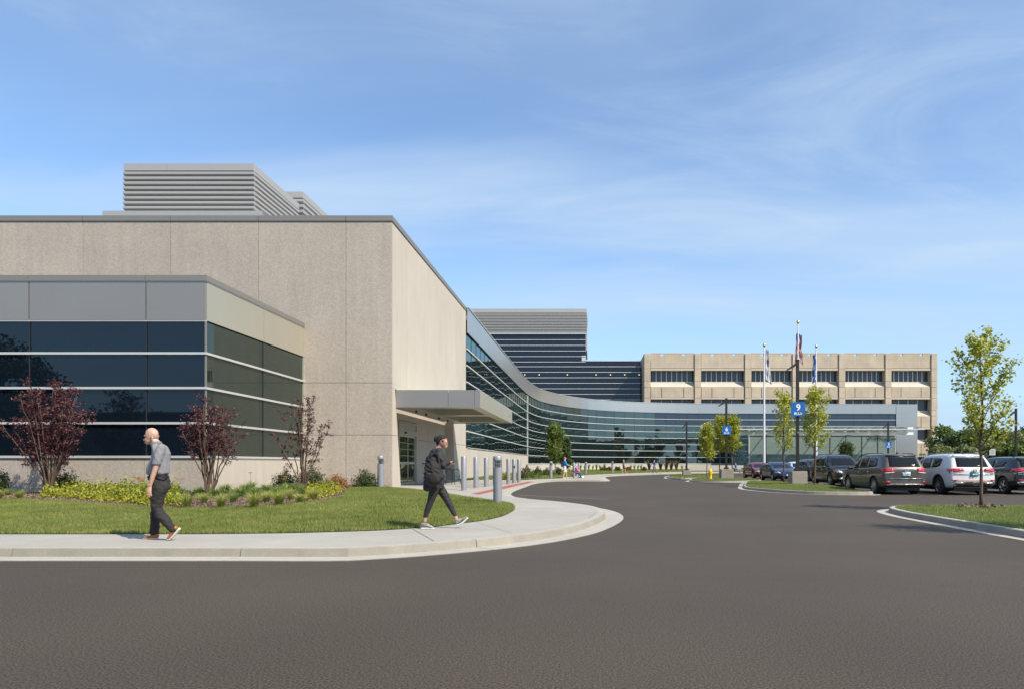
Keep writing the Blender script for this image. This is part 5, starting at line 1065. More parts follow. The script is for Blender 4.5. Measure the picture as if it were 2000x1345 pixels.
ob('wall_body', MB().add([(W(1343, 108), 108, .1), (W(1452, 108), 108, .1), (W(1452, 108), 108, H(907.5, 108)), (W(1358, 108), 108, H(907.5, 108)), (W(1343, 108), 108.6, .1), (W(1452, 108), 108.6, .1), (W(1452, 108), 108.6, H(907.5, 108)), (W(1358, 108), 108.6, H(907.5, 108))], [(0, 1, 2, 3), (7, 6, 5, 4), (0, 4, 5, 1), (1, 5, 6, 2), (2, 6, 7, 3), (3, 7, 4, 0)]), 'precast_smooth', wt, world=True)
# ------------------------------------------------------------ cars
def wheel_meshes(r, wdt, spokes):
    t = MB().lathe([(r*.66, -wdt/2), (r*.93, -wdt/2), (r, -wdt*.36), (r, wdt*.36), (r*.93, wdt/2), (r*.66, wdt/2)], 28, axis='y', cap=False)
    rm = MB().lathe([(r*.70, -wdt*.40), (r*.70, wdt*.46), (r*.64, wdt*.50), (r*.64, -wdt*.30), (r*.70, -wdt*.40)], 28, axis='y', cap=False); rm.lathe([(.001, -wdt*.5), (.03, -wdt*.5), (.07, -wdt*.46), (.08, -wdt*.3)], 12, axis='y')
    for k in range(spokes):
        a = 2*math.pi*k/spokes; ca, sa = math.cos(a), math.sin(a); w1, w2 = .034, .055
        P = []
        for rr, ww, yy in ((.05, w1, -wdt*.46), (r*.66, w2, -wdt*.40)):
            for s in (-1, 1):
                for y_ in (yy, yy+.03): P.append((rr*ca-s*ww/2*sa, y_, rr*sa+s*ww/2*ca))
        rm.add(P, [(0, 1, 3, 2), (4, 6, 7, 5), (0, 4, 5, 1), (2, 3, 7, 6), (0, 2, 6, 4), (1, 5, 7, 3)])
    hub = MB().lathe([(r*.64, -wdt*.1), (.001, -wdt*.1)], 24, axis='y')
    return t, rm, hub
def make_car(name, label, cat, loc, rz, paint, kind='suv', L=4.85, Wd=1.93, Ht=1.74, wb=2.79, wr=.37, rim='rim', front=False, spokes=10, lamps='wide', black_trim=False, group='cars parked in the lot', clad='plastic_black', plate='plate'):
    t = thing(name, label, cat, loc, rz, group); hl = L/2; hw = Wd/2
    if kind == 'suv':      # (x_low, x_belt, x_top, z_low, z_belt, z_top, half width)
        st = [(-hl+.03, -hl+.05, -hl+.42, .42, 1.08, Ht-.10, hw*.86), (-hl+.01, -hl+.10, -hl+.52, .36, 1.10, Ht-.05, hw*.93), (-hl+.25, -hl+.30, -hl+.68, .28, 1.11, Ht-.02, hw*.985), (-hl+.7, -hl+.75, -hl+1.0, .24, 1.11, Ht, hw), (-hl+1.3, -hl+1.35, -hl+1.45, .22, 1.08, Ht, hw),
              (-.35, -.35, -.35, .22, 1.05, Ht, hw), (.25, .25, .10, .22, 1.03, Ht-.015, hw), (.62, .62, .42, .22, 1.02, Ht-.08, hw), (1.0, 1.0, .82, .22, 1.01, Ht-.34, hw*.995), (1.32, 1.32, 1.22, .22, 1.0, 1.12, hw*.99), (1.75, 1.75, 1.72, .24, .98, 1.07, hw*.98), (hl-.28, hl-.28, hl-.34, .28, .93, 1.00, hw*.94), (hl-.08, hl-.06, hl-.16, .32, .84, .93, hw*.85), (hl-.0, hl-.02, hl-.08, .40, .76, .85, hw*.72)]
    else:                  # sedan
        st = [(-hl+.03, -hl+.06, -hl+.12, .40, .92, 1.02, hw*.80), (-hl+.0, -hl+.10, -hl+.24, .34, .95, 1.07, hw*.9), (-hl+.3, -hl+.35, -hl+.45, .26, .97, 1.10, hw*.97), (-hl+.8, -hl+.85, -hl+.95, .22, .96, 1.20, hw), (-hl+1.35, -hl+1.35, -hl+1.5, .2, .94, Ht-.05, hw),
              (-.3, -.3, -.3, .2, .92, Ht, hw), (.2, .2, .1, .2, .91, Ht-.02, hw), (.6, .6, .45, .2, .90, Ht-.12, hw), (1.0, 1.0, .9, .2, .88, Ht-.36, hw), (1.3, 1.3, 1.25, .2, .86, .95, hw*.99), (1.7, 1.7, 1.68, .22, .82, .88, hw*.97), (hl-.3, hl-.3, hl-.34, .26, .74, .79, hw*.93), (hl-.08, hl-.07, hl-.14, .30, .66, .70, hw*.83), (hl, hl-.02, hl-.08, .38, .58, .62, hw*.68)]
    V = []; nlev = 9
    for (xl, xb, xt, zl_, zb_, zt_, w_) in st:
        cab = min(1, max(0, (zt_-zb_-.10)/.35)); tw_ = w_*(1-.20*cab)
        half = [(xl, w_*.80, zl_), (xl, w_*.965, zl_+.08), (xl+(xb-xl)*.35, w_*.995, zl_+(zb_-zl_)*.42), (xl+(xb-xl)*.75, w_*1.0, zl_+(zb_-zl_)*.74), (xb, w_*.97, zb_), (xb+(xt-xb)*.12, w_*.97-.03*cab-.02*(1-cab), zb_+(zt_-zb_)*.10+.005), (xb+(xt-xb)*.82, tw_+(.0), zb_+(zt_-zb_)*.82), (xt, tw_*.86, zt_-.012), (xt, tw_*.45, zt_+.012)]
        V.append(half)
    R = 2*nlev; vs = []; fs = []
    for h_ in V: vs += [(x, y, z) for x, y, z in h_]+[(x, -y, z) for x, y, z in reversed(h_)]
    n = len(V)
    for i in range(n-1):
        for k in range(R): fs.append((i*R+k, i*R+(k+1) % R, (i+1)*R+(k+1) % R, (i+1)*R+k))
    for base, flip in ((0, False), ((n-1)*R, True)):
        bul = -.05 if base == 0 else .07; half = V[0] if base == 0 else V[-1]; nc = 3; grid = []
        for k in range(nlev):
            row = [base+k]
            for c_ in range(1, nc+1):
                f = 1-2*c_/(nc+1); x, y, z = half[k]; vs.append((x+bul*(1-f*f), y*f, z+(.012*(1-f*f) if k == nlev-1 else 0))); row.append(len(vs)-1)
            row.append(base+R-1-k); grid.append(row)
        for k in range(nlev-1):
            for c_ in range(nc+1):
                q = (grid[k][c_], grid[k][c_+1], grid[k+1][c_+1], grid[k+1][c_]); fs.append(q if flip else q[::-1])
    me = bpy.data.meshes.new('body'); me.from_pydata(vs, [], fs); me.materials.append(MATS[paint]); me.materials.append(MATS['plastic_black']); fixn(me)
    o = put('body', me); sb = o.modifiers.new('sub', 'SUBSURF'); sb.levels = 2; sb.render_levels = 2
    cut = MB(); ax = wb/2; fo = -.02
    for x in (-ax+fo, ax+fo):
        for s in (-1, 1): cut.lathe([(wr+.075, -.5*s*0-.16), (wr+.075, .16)], 28, (x, s*(hw-.10), wr), axis='y')
    cme = mesh_from('cutter', cut.v, cut.f, [MATS['plastic_black']]); fixn(cme); co = put('cutter', cme)
    dg = bpy.context.evaluated_depsgraph_get(); solid = bpy.data.meshes.new_from_object(o.evaluated_get(dg)); o.modifiers.clear(); o.data = solid
    bvh_bm = bmesh.new(); bvh_bm.from_mesh(solid); bvh = BVHTree.FromBMesh(bvh_bm); bvh_bm.free()
    b = o.modifiers.new('b', 'BOOLEAN'); b.operation = 'DIFFERENCE'; b.object = co; b.solver = 'EXACT'
    try: b.material_mode = 'TRANSFER'
    except Exception: pass
    dg = bpy.context.evaluated_depsgraph_get(); fin = bpy.data.meshes.new_from_object(o.evaluated_get(dg)); o.modifiers.clear(); o.data = fin; bpy.data.objects.remove(co)
    fin.name = 'body'; fin.polygons.foreach_set('use_smooth', [True]*len(fin.polygons)); sharp_by_angle(fin, 38); o.parent = t
    def decal(nm, poly, axis, sgn, m, off=.006, mirror=False, parent=None, cuts=5):
        """patch laid on the body along an axis: 'y' side view (x,z), 'x' end view (y,z), 'z' top view"""
        bm = bmesh.new()
        vv = [bm.verts.new((p[0], p[1], 0)) for p in poly]; bm.faces.new(vv); bmesh.ops.triangulate(bm, faces=bm.faces[:]); 
        for _ in range(cuts):
            lng = [e for e in bm.edges if e.calc_length() > .16]
            if not lng: break
            bmesh.ops.subdivide_edges(bm, edges=lng, cuts=1); bmesh.ops.triangulate(bm, faces=bm.faces[:])
        bm.verts.ensure_lookup_table(); pts = []; ok = True
        for v in bm.verts:
            a_, b_ = v.co.x, v.co.y
            if axis == 'y': org = Vector((a_, sgn*3, b_)); d = Vector((0, -sgn, 0))
            elif axis == 'x': org = Vector((sgn*5, a_, b_)); d = Vector((-sgn, 0, 0))
            else: org = Vector((a_, b_, 4)); d = Vector((0, 0, -1))
            hit, nr, _, _ = bvh.ray_cast(org, d)
            if hit is None:
                hit, nr, _, _ = bvh.find_nearest(Vector((a_, sgn*hw*.8, b_)) if axis == 'y' else Vector((sgn*hl, a_, b_)) if axis == 'x' else Vector((a_, b_, 1)))
            if nr.dot(d) > 0: nr = -nr
            pts.append(hit+nr*off)
        fs_ = [tuple(v.index for v in f.verts) for f in bm.faces]; bm.verts.index_update(); bm.free()
        me_ = mesh_from(nm, pts, fs_, [m], smooth=True)
        oo = put(nm, me_, parent or t); sd = oo.modifiers.new('t', 'SOLIDIFY'); sd.thickness = .004; sd.offset = 1; return oo
    D = decal
    rear, frn = -1, 1
    if kind == 'suv':
        zb1, zt1 = 1.12, Ht-.16
        for s in (-1, 1):
            D('door_glass', [(.96, zb1-.02), (.30, zb1), (.24, zt1), (.46, zt1-.02)], 'y', s, 'car_glass'); D('door_glass', [(.23, zb1), (-.62, zb1+.02), (-.60, zt1+.01), (.17, zt1)], 'y', s, 'car_glass'); D('quarter_glass', [(-.70, zb1+.02), (-1.35 if lamps != 'slim' else -1.25, zb1+.06), (-1.62 if lamps != 'slim' else -1.45, zb1+.12), (-1.50, zt1-.08), (-1.3, zt1-.01), (-.68, zt1+.01)], 'y', s, 'car_glass')
            D('window_trim', [(1.0, zb1-.05), (-1.55, zb1+.01), (-1.55, zb1+.03), (1.0, zb1-.03)], 'y', s, 'chrome', .009)
            D('sill_cladding', [(-ax+wr+.1, .24), (ax-wr-.1, .24), (ax-wr-.1, .40), (-ax+wr+.1, .40)], 'y', s, clad, .012)
            for x in (.27, -.66): D('door_seam', [(x, .42), (x+.012, .42), (x+.012, zb1-.04), (x, zb1-.04)], 'y', s, 'plastic_black', .0015)
            D('door_handle', [(.02, .93), (.20, .93), (.20, .965), (.02, .965)], 'y', s, 'chrome' if paint != 'paint_white' else paint, .03); D('door_handle', [(-.95, .95), (-.77, .95), (-.77, .985), (-.95, .985)], 'y', s, 'chrome' if paint != 'paint_white' else paint, .03)
            for x in (-ax+fo, ax+fo):
                arc = [(x+(wr+.08)*math.cos(a), wr+(wr+.08)*math.sin(a)) for a in np.linspace(.0, math.pi, 13)]+[(x+(wr+.13)*math.cos(a), wr+(wr+.125)*math.sin(a)) for a in np.linspace(math.pi, 0, 13)]
                if clad == 'plastic_black': D('arch_trim', arc, 'y', s, clad, .012)
            ob('roof_rail', MB().tube([(-1.75, s*hw*.66, Ht-.03), (-1.6, s*hw*.68, Ht+.012), (-.2, s*hw*.68, Ht+.022), (.15, s*hw*.66, Ht+.010), (.3, s*hw*.66, Ht-.04)], .014, 6), 'black_metal' if paint != 'paint_white' else 'steel', t)
        D('rear_window', [(-.66, 1.18), (.66, 1.18), (.60, Ht-.17), (-.60, Ht-.17)], 'x', -1, 'car_glass', .01)
        D('rear_spoiler', [(-.66, Ht-.14), (.66, Ht-.14), (.64, Ht-.085), (-.64, Ht-.085)], 'x', -1, 'plastic_black' if paint != 'paint_white' else paint, .05)
        D('windscreen', [(.55, -.62), (.55, .62), (1.16, .74), (1.16, -.74)], 'z', 1, 'car_glass', .008)
        for s in (-1, 1):
            if lamps == 'wide':
                D('tail_lamp', [(s*.48, .98), (s*.88, .95), (s*.93, 1.02), (s*.93, 1.12), (s*.50, 1.12)], 'x', -1, 'tail_red', .02); D('tail_lamp', [(-hl+.0, .97), (-hl+.34, 1.06), (-hl+.38, 1.10), (-hl+.0, 1.12)], 'y', s, 'tail_red', .014)
                D('tail_lens', [(s*.50, .94), (s*.86, .90), (s*.88, .945), (s*.50, .975)], 'x', -1, 'lamp_clear', .018)
            else:
                D('tail_lamp', [(s*.40, 1.02), (s*.93, .93), (s*.93, 1.12), (s*.46, 1.12)], 'x', -1, 'tail_red', .02); D('tail_lamp', [(-hl, .96), (-hl+.42, 1.06), (-hl+.40, 1.10), (-hl, 1.12)], 'y', s, 'tail_red', .014)
                D('tail_lens', [(s*.5, .985), (s*.9, .90), (s*.92, .93), (s*.45, 1.01)], 'x', -1, 'lamp_clear', .018)
            D('reflector', [(s*.70, .50 if lamps == 'wide' else .62), (s*.90, .50 if lamps == 'wide' else .62), (s*.90, .58 if lamps == 'wide' else .65), (s*.66, .58 if lamps == 'wide' else .65)], 'x', -1, 'tail_red', .03)
        D('lower_bumper', [(-.80, .36), (.80, .36), (.86, .50 if lamps == 'wide' else .58), (-.86, .50 if lamps == 'wide' else .58)], 'x', -1, 'plastic_black', .025)
        if lamps != 'wide':
            for s in (-1, 1): D('exhaust_trim', [(s*.48, .44), (s*.78, .44), (s*.86, .54), (s*.42, .54)], 'x', -1, 'chrome', .04); D('exhaust_slot', [(s*.50, .455), (s*.76, .455), (s*.83, .525), (s*.45, .525)], 'x', -1, 'plastic_black', .045)
            D('bumper_stripe', [(-.82, .60), (.82, .60), (.82, .625), (-.82, .625)], 'x', -1, 'tail_red', .028); D('chrome_strip', [(-.84, .86), (.84, .86), (.84, .89), (-.84, .89)], 'x', -1, 'chrome', .02)
        else: D('chrome_strip', [(-.72, .68), (.72, .68), (.72, .70), (-.72, .70)], 'x', -1, 'chrome', .016); D('tailgate_seam', [(-.74, .64), (.74, .64), (.74, .652), (-.74, .652)], 'x', -1, 'plastic_black', .006); D('bumper_strip', [(-.8, .42), (.8, .42), (.8, .455), (-.8, .455)], 'x', -1, 'rim', .03)
        pb = D('number_plate', [(-.17, .80), (.17, .80), (.17, .97), (-.17, .97)], 'x', -1, plate, .03)
        lx = -hl-.065
        put('lettering', textmesh('AP 8063' if lamps == 'wide' else 'BK 417', .07, 'plate_ink' if plate == 'plate' else 'white_paint', bold=.003), t, (lx-.03, 0, .855), rot=(math.pi/2, 0, -math.pi/2))
        if lamps == 'wide': ob('emblem', MB().tube([(lx, .09*math.cos(a), 1.05+.055*math.sin(a)) for a in np.linspace(0, 2*math.pi, 17)], .009, 6, cap=False).tube([(lx, .035*math.cos(a), 1.05+.05*math.sin(a)) for a in np.linspace(0, 2*math.pi, 13)], .007, 6, cap=False), 'chrome', t)
        else:
            ob('emblem', MB().tube([(lx, .075*math.cos(a), 1.04+.075*math.sin(a)) for a in np.linspace(0, 2*math.pi, 17)], .011, 6, cap=False).tube([(lx, .045, 1.09), (lx, .0, 1.04), (lx, -.045, 1.09)], .009, 5).tube([(lx, .055, 1.04), (lx, .025, .98), (lx, 0, 1.025), (lx, -.025, .98), (lx, -.055, 1.04)], .009, 5), 'plastic_black', t)
        ob('rear_wiper', MB().tube([(-hl+.10, 0, 1.17), (-hl+.09, -.30, 1.22)], .013, 5), 'plastic_black', t); ob('antenna_fin', MB().add([(-hl+.75, -.03, Ht), (-hl+.75, .03, Ht), (-hl+1.0, 0, Ht), (-hl+.76, 0, Ht+.09)], [(0, 1, 2), (0, 3, 1), (1, 3, 2), (2, 3, 0)]), 'plastic_black', t)
        # front
        for s in (-1, 1):
            D('headlight', [(s*.55, .76), (s*.93, .82), (s*.93, .96), (s*.62, .90)], 'x', 1, 'lamp_clear', .012); D('turn_lamp', [(hl-.55, .93), (hl-.22, .84), (hl-.2, .92), (hl-.55, 1.0)], 'y', s, 'lamp_amber', .01); D('fog_lamp', [(s*.62, .42), (s*.76, .42), (s*.76, .52), (s*.62, .52)], 'x', 1, 'lamp_clear', .02)
        D('grille', [(-.52, .62), (.52, .62), (.56, .86), (-.56, .86)], 'x', 1, 'plastic_black', .012)
        for z in (.68, .75, .82): D('grille_bar', [(-.53, z-.014), (.53, z-.014), (.53, z+.014), (-.53, z+.014)], 'x', 1, 'chrome', .028)
        D('lower_intake', [(-.6, .36), (.6, .36), (.5, .50), (-.5, .50)], 'x', 1, 'plastic_black', .02)
        mz_ = 1.10; mx_ = .80
    else:
        zb1, zt1 = .97, Ht-.14
        for s in (-1, 1):
            D('door_glass', [(.95, zb1-.06), (.22, zb1-.03), (.20, zt1), (.42, zt1-.02)], 'y', s, 'car_glass'); D('door_glass', [(.14, zb1-.03), (-.85, zb1+.02), (-.95, zb1+.1), (-.70, zt1-.02), (.12, zt1)], 'y', s, 'car_glass')
            D('door_seam', [(.17, .36), (.182, .36), (.182, zb1-.06), (.17, zb1-.06)], 'y', s, 'plastic_black', .0015); D('door_handle', [(-.05, .80), (.12, .80), (.12, .83), (-.05, .83)], 'y', s, 'chrome', .02)
            D('headlight', [(s*.50, .60), (s*.80, .66), (s*.84, .74), (s*.6, .70)], 'x', 1, 'lamp_clear', .012); D('headlight', [(hl-.42, .68), (hl-.14, .60), (hl-.12, .66), (hl-.45, .74)], 'y', s, 'lamp_clear', .01)
            D('tail_lamp', [(s*.5, .82), (s*.85, .80), (s*.86, .92), (s*.55, .92)], 'x', -1, 'tail_red', .012)
        D('windscreen', [(.50, -.56), (.50, .56), (1.20, .70), (1.20, -.70)], 'z', 1, 'car_glass', .008); D('rear_window', [(-.95, -.55), (-.95, .55), (-1.45, .62), (-1.45, -.62)], 'z', 1, 'car_glass', .008)
        D('lower_intake', [(-.5, .30), (.5, .30), (.44, .42), (-.44, .42)], 'x', 1, 'plastic_black', .02); D('number_plate', [(-.16, .42), (.16, .42), (.16, .52), (-.16, .52)], 'x', 1, 'plate', .03)
        mz_ = .95; mx_ = .82
    for s in (-1, 1): limb('door_mirror', [[(mx_, s*(hw+.02), mz_, .05, .06, .05), (mx_, s*(hw+.15), mz_+.03, .06, .08, .075)]], paint if paint != 'paint_grey' else 'plastic_black', t, .03, 1)
    ob('underbody', MB().box((-hl+.25, -hw*.72, .17), (hl-.3, hw*.72, .42)), 'plastic_black', t)
    tm, rm, hb = wheel_meshes(wr, .235, spokes); tme = mesh_from('tyre', tm.v, tm.f, ['tyre'], smooth=True); fixn(tme); sharp_by_angle(tme, 35); rme = mesh_from('rim', rm.v, rm.f, [rim]); fixn(rme); hme = mesh_from('wheel', hb.v, hb.f, ['plastic_black'])
    for x in (-ax+fo, ax+fo):
        for s in (-1, 1):
            wo_ = put('wheel', hme, t, (x, s*(hw-.13), wr), math.pi if s > 0 else 0); put('tyre', tme, wo_); put('rim', rme, wo_)
    return t
H90 = math.radians(90)
make_car('parked_car', 'dark grey metallic SUV with pale licence plate seen from behind, left of the white one', 'car', (13.27, 31.35, 0), H90+math.radians(1.5), 'paint_grey', L=4.86, Wd=1.93, Ht=1.76, clad='paint_grey', spokes=10)
make_car('parked_car', 'white SUV with dark wheel trim and red tail lights behind the slim tree trunk', 'car', (15.95, 30.9, 0), H90-math.radians(0), 'paint_white', L=4.90, Wd=1.97, Ht=1.74, lamps='slim', spokes=7, wr=.385, plate='plate_teal')
make_car('parked_car', 'dark slate SUV cut off by the right edge of the picture', 'car', (18.95, 31.3, 0), H90, 'paint_slate', L=4.75, Wd=1.92, Ht=1.62, clad='paint_slate', lamps='slim', spokes=5)
make_car('parked_car', 'glossy black SUV facing the camera with orange front lamps', 'car', (14.93, 41.4, 0), -H90, 'paint_black', L=5.0, Wd=1.98, Ht=1.86, wb=2.86, wr=.385, clad='paint_black', spokes=5)
make_car('parked_car', 'dark blue sedan facing the camera behind the sign post block', 'car', (14.35, 52.4, 0), -H90+math.radians(2), 'paint_navy', kind='sedan', L=4.7, Wd=1.85, Ht=1.44, wb=2.87, wr=.34, spokes=5)
make_car('parked_car', 'dark red sedan half hidden behind the blue sedan', 'car', (14.65, 59.8, 0), -H90+math.radians(2), 'paint_red', kind='sedan', L=4.6, Wd=1.84, Ht=1.44, wb=2.8, wr=.34, spokes=10)
make_car('parked_car', 'dark blue SUV mostly hidden between the sign post block and the black SUV', 'car', (17.2, 52.6, 0), -H90, 'paint_slate', L=4.6, Wd=1.88, Ht=1.66, spokes=5, clad='paint_slate')
make_car('parked_car', 'pale silver car showing only its roof behind the sign post block', 'car', (19.4, 64.5, 0), -H90, 'paint_silver', kind='sedan', L=4.6, Wd=1.84, Ht=1.50, wb=2.8, wr=.34, spokes=10)
# ------------------------------------------------------------ plants
def grow(base, h, spread, nb, r0, lean=0.0, first=.35, ang=(.35, .6), curve=.6, twigs=3, seed=0, crook=.03):
    """trunk with ascending limbs; returns wood builder and leaf anchor points"""
    rr = random.Random(seed); mb = MB(); anchors = []
    P = [Vector(base)]; n = 10
    for i in range(1, n+1): P.append(Vector((base[0]+lean*h*i/n+rr.uniform(-crook, crook)*h*.3, base[1]+rr.uniform(-crook, crook)*h*.3, base[2]+h*i/n)))
    R = [r0*(1-.82*(i/n)) for i in range(n+1)]; mb.tube(P, R, 8)
    def pt(f): i = min(int(f*n), n-1); return P[i].lerp(P[i+1], f*n-i)
    for k in range(nb):
        f = first+(0.97-first)*(k+rr.random()*.6)/nb; b = pt(f); a = k*2.399+rr.uniform(-.4, .4); prof = math.sin(min(1, (1-f)/(1-first)*.9+.18)*math.pi*.62)
        ln = spread*(prof*.85+.15)*rr.uniform(.7, 1.12); el = rr.uniform(*ang); pts = [b]; d = Vector((math.cos(a)*math.cos(el*1.2), math.sin(a)*math.cos(el*1.2), math.sin(el*1.2)))
        m = 6
        for j in range(m):
            d = (d+Vector((rr.uniform(-.12, .12), rr.uniform(-.12, .12), curve*.16))).normalized(); pts.append(pts[-1]+d*ln/m*1.25)
        r1 = r0*(1-.8*f)*.5; mb.tube(pts, [r1*(1-.8*j/m) for j in range(m+1)], 5)
        for j in range(2, m+1):
            anchors.append((pts[j], .8+.2*j/m))
            for q in range(twigs):
                dd = (d*0.5+Vector((rr.gauss(0, .6), rr.gauss(0, .6), rr.gauss(.25, .4)))).normalized(); e = pts[j]+dd*ln*rr.uniform(.12, .3); mb.tube([pts[j], pts[j].lerp(e, .5)+Vector((0, 0, .01)), e], [r1*.3, r1*.2, r1*.12], 4); anchors.append((e, .7)); anchors.append((pts[j].lerp(e, .6), .6))
    for f in np.linspace(max(first+.15, .5), 1, 9): anchors.append((pt(min(f, .999)), .6))
    anchors.append((P[-1], .6)); return mb, anchors
def leafcloud(anchors, per, size, sig, up=.1, asp=.7):
    C = np.array([a[0] for a in anchors]); C = np.repeat(C, per, 0); C = C+RNG.normal(size=C.shape)*np.array([sig, sig, sig*.8]); return leaves(C, size, up, asp)
def young_tree(label, x, y, z, h, spread, seed, leaf='leaf_lime', nb=20, per=5, size=.085, sig=.09, first=.36, r0=.055, bark='bark', grp=None, lean=0, ang=(.45, .8), cat='tree', name='young_tree'):
    t = thing(name, label, cat, (x, y, z), group=grp); wd, an = grow((0, 0, -.05), h, spread, nb, r0, lean, first, ang, seed=seed)
    ob('trunk', wd, bark, t, smooth=True, fix=False); V, FA = leafcloud(an, per, size, sig); me = big_mesh('crown', V, FA, [leaf]); put('crown', me, t); return t
TG = 'young lime leaved trees on the islands'
x, y = 10.62, 18.6; young_tree('young lime green tree with slim dark trunk on the nearest island at right', x, y, ZI1(x, y), H(664, y)-ZI1(x, y)-.05, .98, 5, nb=24, per=4, size=.085, sig=.06, grp=TG, first=.31, r0=.05); mulch_ring(x, y, ZI1(x, y), .62, 200)
young_tree('young lime green tree just outside the right edge whose shadow falls on the road', 9.9, 11.7, ZI1(9.9, 11.7), 4.3, .95, 8, nb=24, per=5, grp=TG, first=.33, r0=.05)
young_tree('young lime green tree between the 9 BLUE post and the blue sedan', W(1531, 42.3), 42.3, .16, H(769, 42.3)-.16, .85, 21, nb=18, per=3, size=.12, sig=.09, grp=TG, first=.33)
young_tree('young lime green tree right of the 9 BLUE post in front of the black SUV', W(1591, 36.4), 36.4, ZI2(12, 36.4), H(763, 36.4)-.2, .88, 34, nb=20, per=4, size=.11, sig=.09, grp=TG, first=.34); mulch_ring(W(1591, 36.4), 36.4, ZI2(12, 36.4), .6)
young_tree('young tree with left trunk of the pair standing at the 6 BLUE post', W(1406, 54.2), 54.2, .16, H(822, 54.2), .85, 41, nb=18, per=4, size=.13, sig=.11, grp=TG, first=.42)
young_tree('young tree with right trunk of the pair standing at the 6 BLUE post', W(1430, 53.8), 53.8, .16, H(822, 53.8), .95, 47, nb=18, per=4, size=.13, sig=.11, grp=TG, first=.40)
young_tree('young tree with grey trunk on the far island left of the hydrant', W(1380.5, 61.5), 61.5, .15, H(838, 61.5), 1.05, 53, nb=20, per=4, size=.14, sig=.12, grp=TG, first=.30, bark='bark_grey')
young_tree('small leafy green tree on far lawn beside the woman with the wheelchair', W(1084, 66), 66, .13, H(841, 66)-.1, 1.15, 61, 'leaf_mid', nb=26, per=10, size=.16, sig=.18, first=.24, bark='bark_grey', ang=(.7, 1.1))
young_tree('smaller darker green tree right behind the small leafy tree on far lawn', W(1104, 74), 74, .13, H(861, 74), .8, 67, 'leaf_dark', nb=24, per=12, size=.17, sig=.18, first=.15, bark='bark_grey', ang=(.7, 1.1))
young_tree('small rounded green tree inside the view beside the glass vestibule', W(1652, 112), 112, .12, H(870, 112), .9, 71, 'leaf_dark', nb=22, per=10, size=.22, sig=.25, first=.4)
# purple leaved multi stem shrubs
def stem_shrub(label, x, y, z, h, w_, stems, seed, per, sparse=0, inner=.35):
    rr = random.Random(seed); t = thing('purple_shrub', label, 'shrub', (x, y, z), group='purple leaved shrubs in the planting bed'); wd = MB(); an = []
    for k in range(stems):
        a = k*2.399+rr.random(); tx = math.cos(a)*w_*math.sqrt((k+.5)/stems); ty = math.sin(a)*w_*.55*math.sqrt((k+.5)/stems); hh = h*(1-.42*(abs(tx)/w_)**1.6)*rr.uniform(.86, 1.04)
        pts = []; n = 9; bx0, by0 = rr.uniform(-.12, .12), rr.uniform(-.1, .1)
        for i in range(n+1):
            f = i/n; pts.append(Vector((bx0+(tx-bx0)*f**1.15+rr.gauss(0, .018), by0+(ty-by0)*f**1.15+rr.gauss(0, .018), hh*f)))
        wd.tube(pts, [.024*(1-.8*i/n)+.003 for i in range(n+1)], 5)
        for i in range(3, n+1):
            f = i/n
            if f < inner: continue
            for q in range(3 if not sparse else 2):
                d = Vector((rr.gauss(0, .7)+tx*.4, rr.gauss(0, .7), rr.gauss(.6, .3))).normalized(); e = pts[i]+d*rr.uniform(.12, .42); m_ = pts[i].lerp(e, .5)+Vector((0, 0, .02)); wd.tube([pts[i], m_, e], [.007, .005, .003], 4); an += [(m_, 1), (e, 1), (pts[i].lerp(e, .8), 1)]
    ob('stems', wd, 'bark', t, smooth=True, fix=False); V, FA = leafcloud(an, per, .082, .035, .25, .48); put('foliage', big_mesh('foliage', V, FA, ['leaf_purple']), t); return t
stem_shrub('wide purple leaved multi stem shrub at far left in front of the dark glass', W(97, 23.6), 23.6, .25, 3.75, 1.50, 26, 3, 6)
stem_shrub('middle purple leaved shrub in front of the glass corner, right of the walking man', W(409, 22.7), 22.7, .24, 3.05, 1.05, 20, 9, 4, inner=.5)
stem_shrub('sparse tall purple leaved shrub with thin stems near the concrete facade', W(592, 26.6), 26.6, .2, 3.7, 1.12, 11, 14, 5, sparse=1, inner=.35)
def mound(label, x, y, z, rx, h, leaf, n, size, cat='shrub', name='round_shrub', ry=None, grp=None, asp=.5, up=.5):
    t = thing(name, label, cat, (x, y, z), group=grp); ry = ry or rx; wd = MB(); rr = random.Random(int(x*100+y*37))
    for k in range(14): a = k*2.4; r_ = .75*math.sqrt((k+.5)/14); e = Vector((rx*r_*math.cos(a), ry*r_*math.sin(a), h*.8*math.sqrt(1-r_*r_*.6))); wd.tube([(0, 0, -.03), e*.5+Vector((0, 0, .05)), e], [.014, .01, .005], 4)
    ob('stems', wd, 'bark', t, fix=False)
    d = RNG.normal(size=(n, 3)); d /= np.linalg.norm(d, axis=1)[:, None]; d[:, 2] = np.abs(d[:, 2]); lump = 1+.16*np.sin(d[:, 0]*7+x)+.14*np.sin(d[:, 1]*8+d[:, 2]*5)+.1*np.sin(d[:, 0]*17+d[:, 2]*13)
    r_ = (RNG.random(n)**.33)[:, None]*lump[:, None]; C = d*r_*np.array([rx, ry, h])*.92; C[:, 2] = np.maximum(C[:, 2], .02)
    V, FA = leaves(C, size, up, asp); put('foliage', big_mesh('foliage', V, FA, [leaf]), t); return t
def pxm(label, p0, p1, ytop, ybot, Y, leaf, n, size, **k):
    x = (W(p0, Y)+W(p1, Y))/2; z = max(.13, zl(x, Y)); return mound(label, x, Y, z, abs(W(p1, Y)-W(p0, Y))/2, H(ytop, Y)-z, leaf, n, size, **k)
pxm('small bright green shrub at the foot of the far left purple shrub', 103, 152, 918, 962, 24.4, 'leaf_dark', 1500, .085)
pxm('dark green shrub cut off by the left edge beside the concrete base', -22, 16, 915, 968, 24.2, 'leaf_dark', 1200, .085)
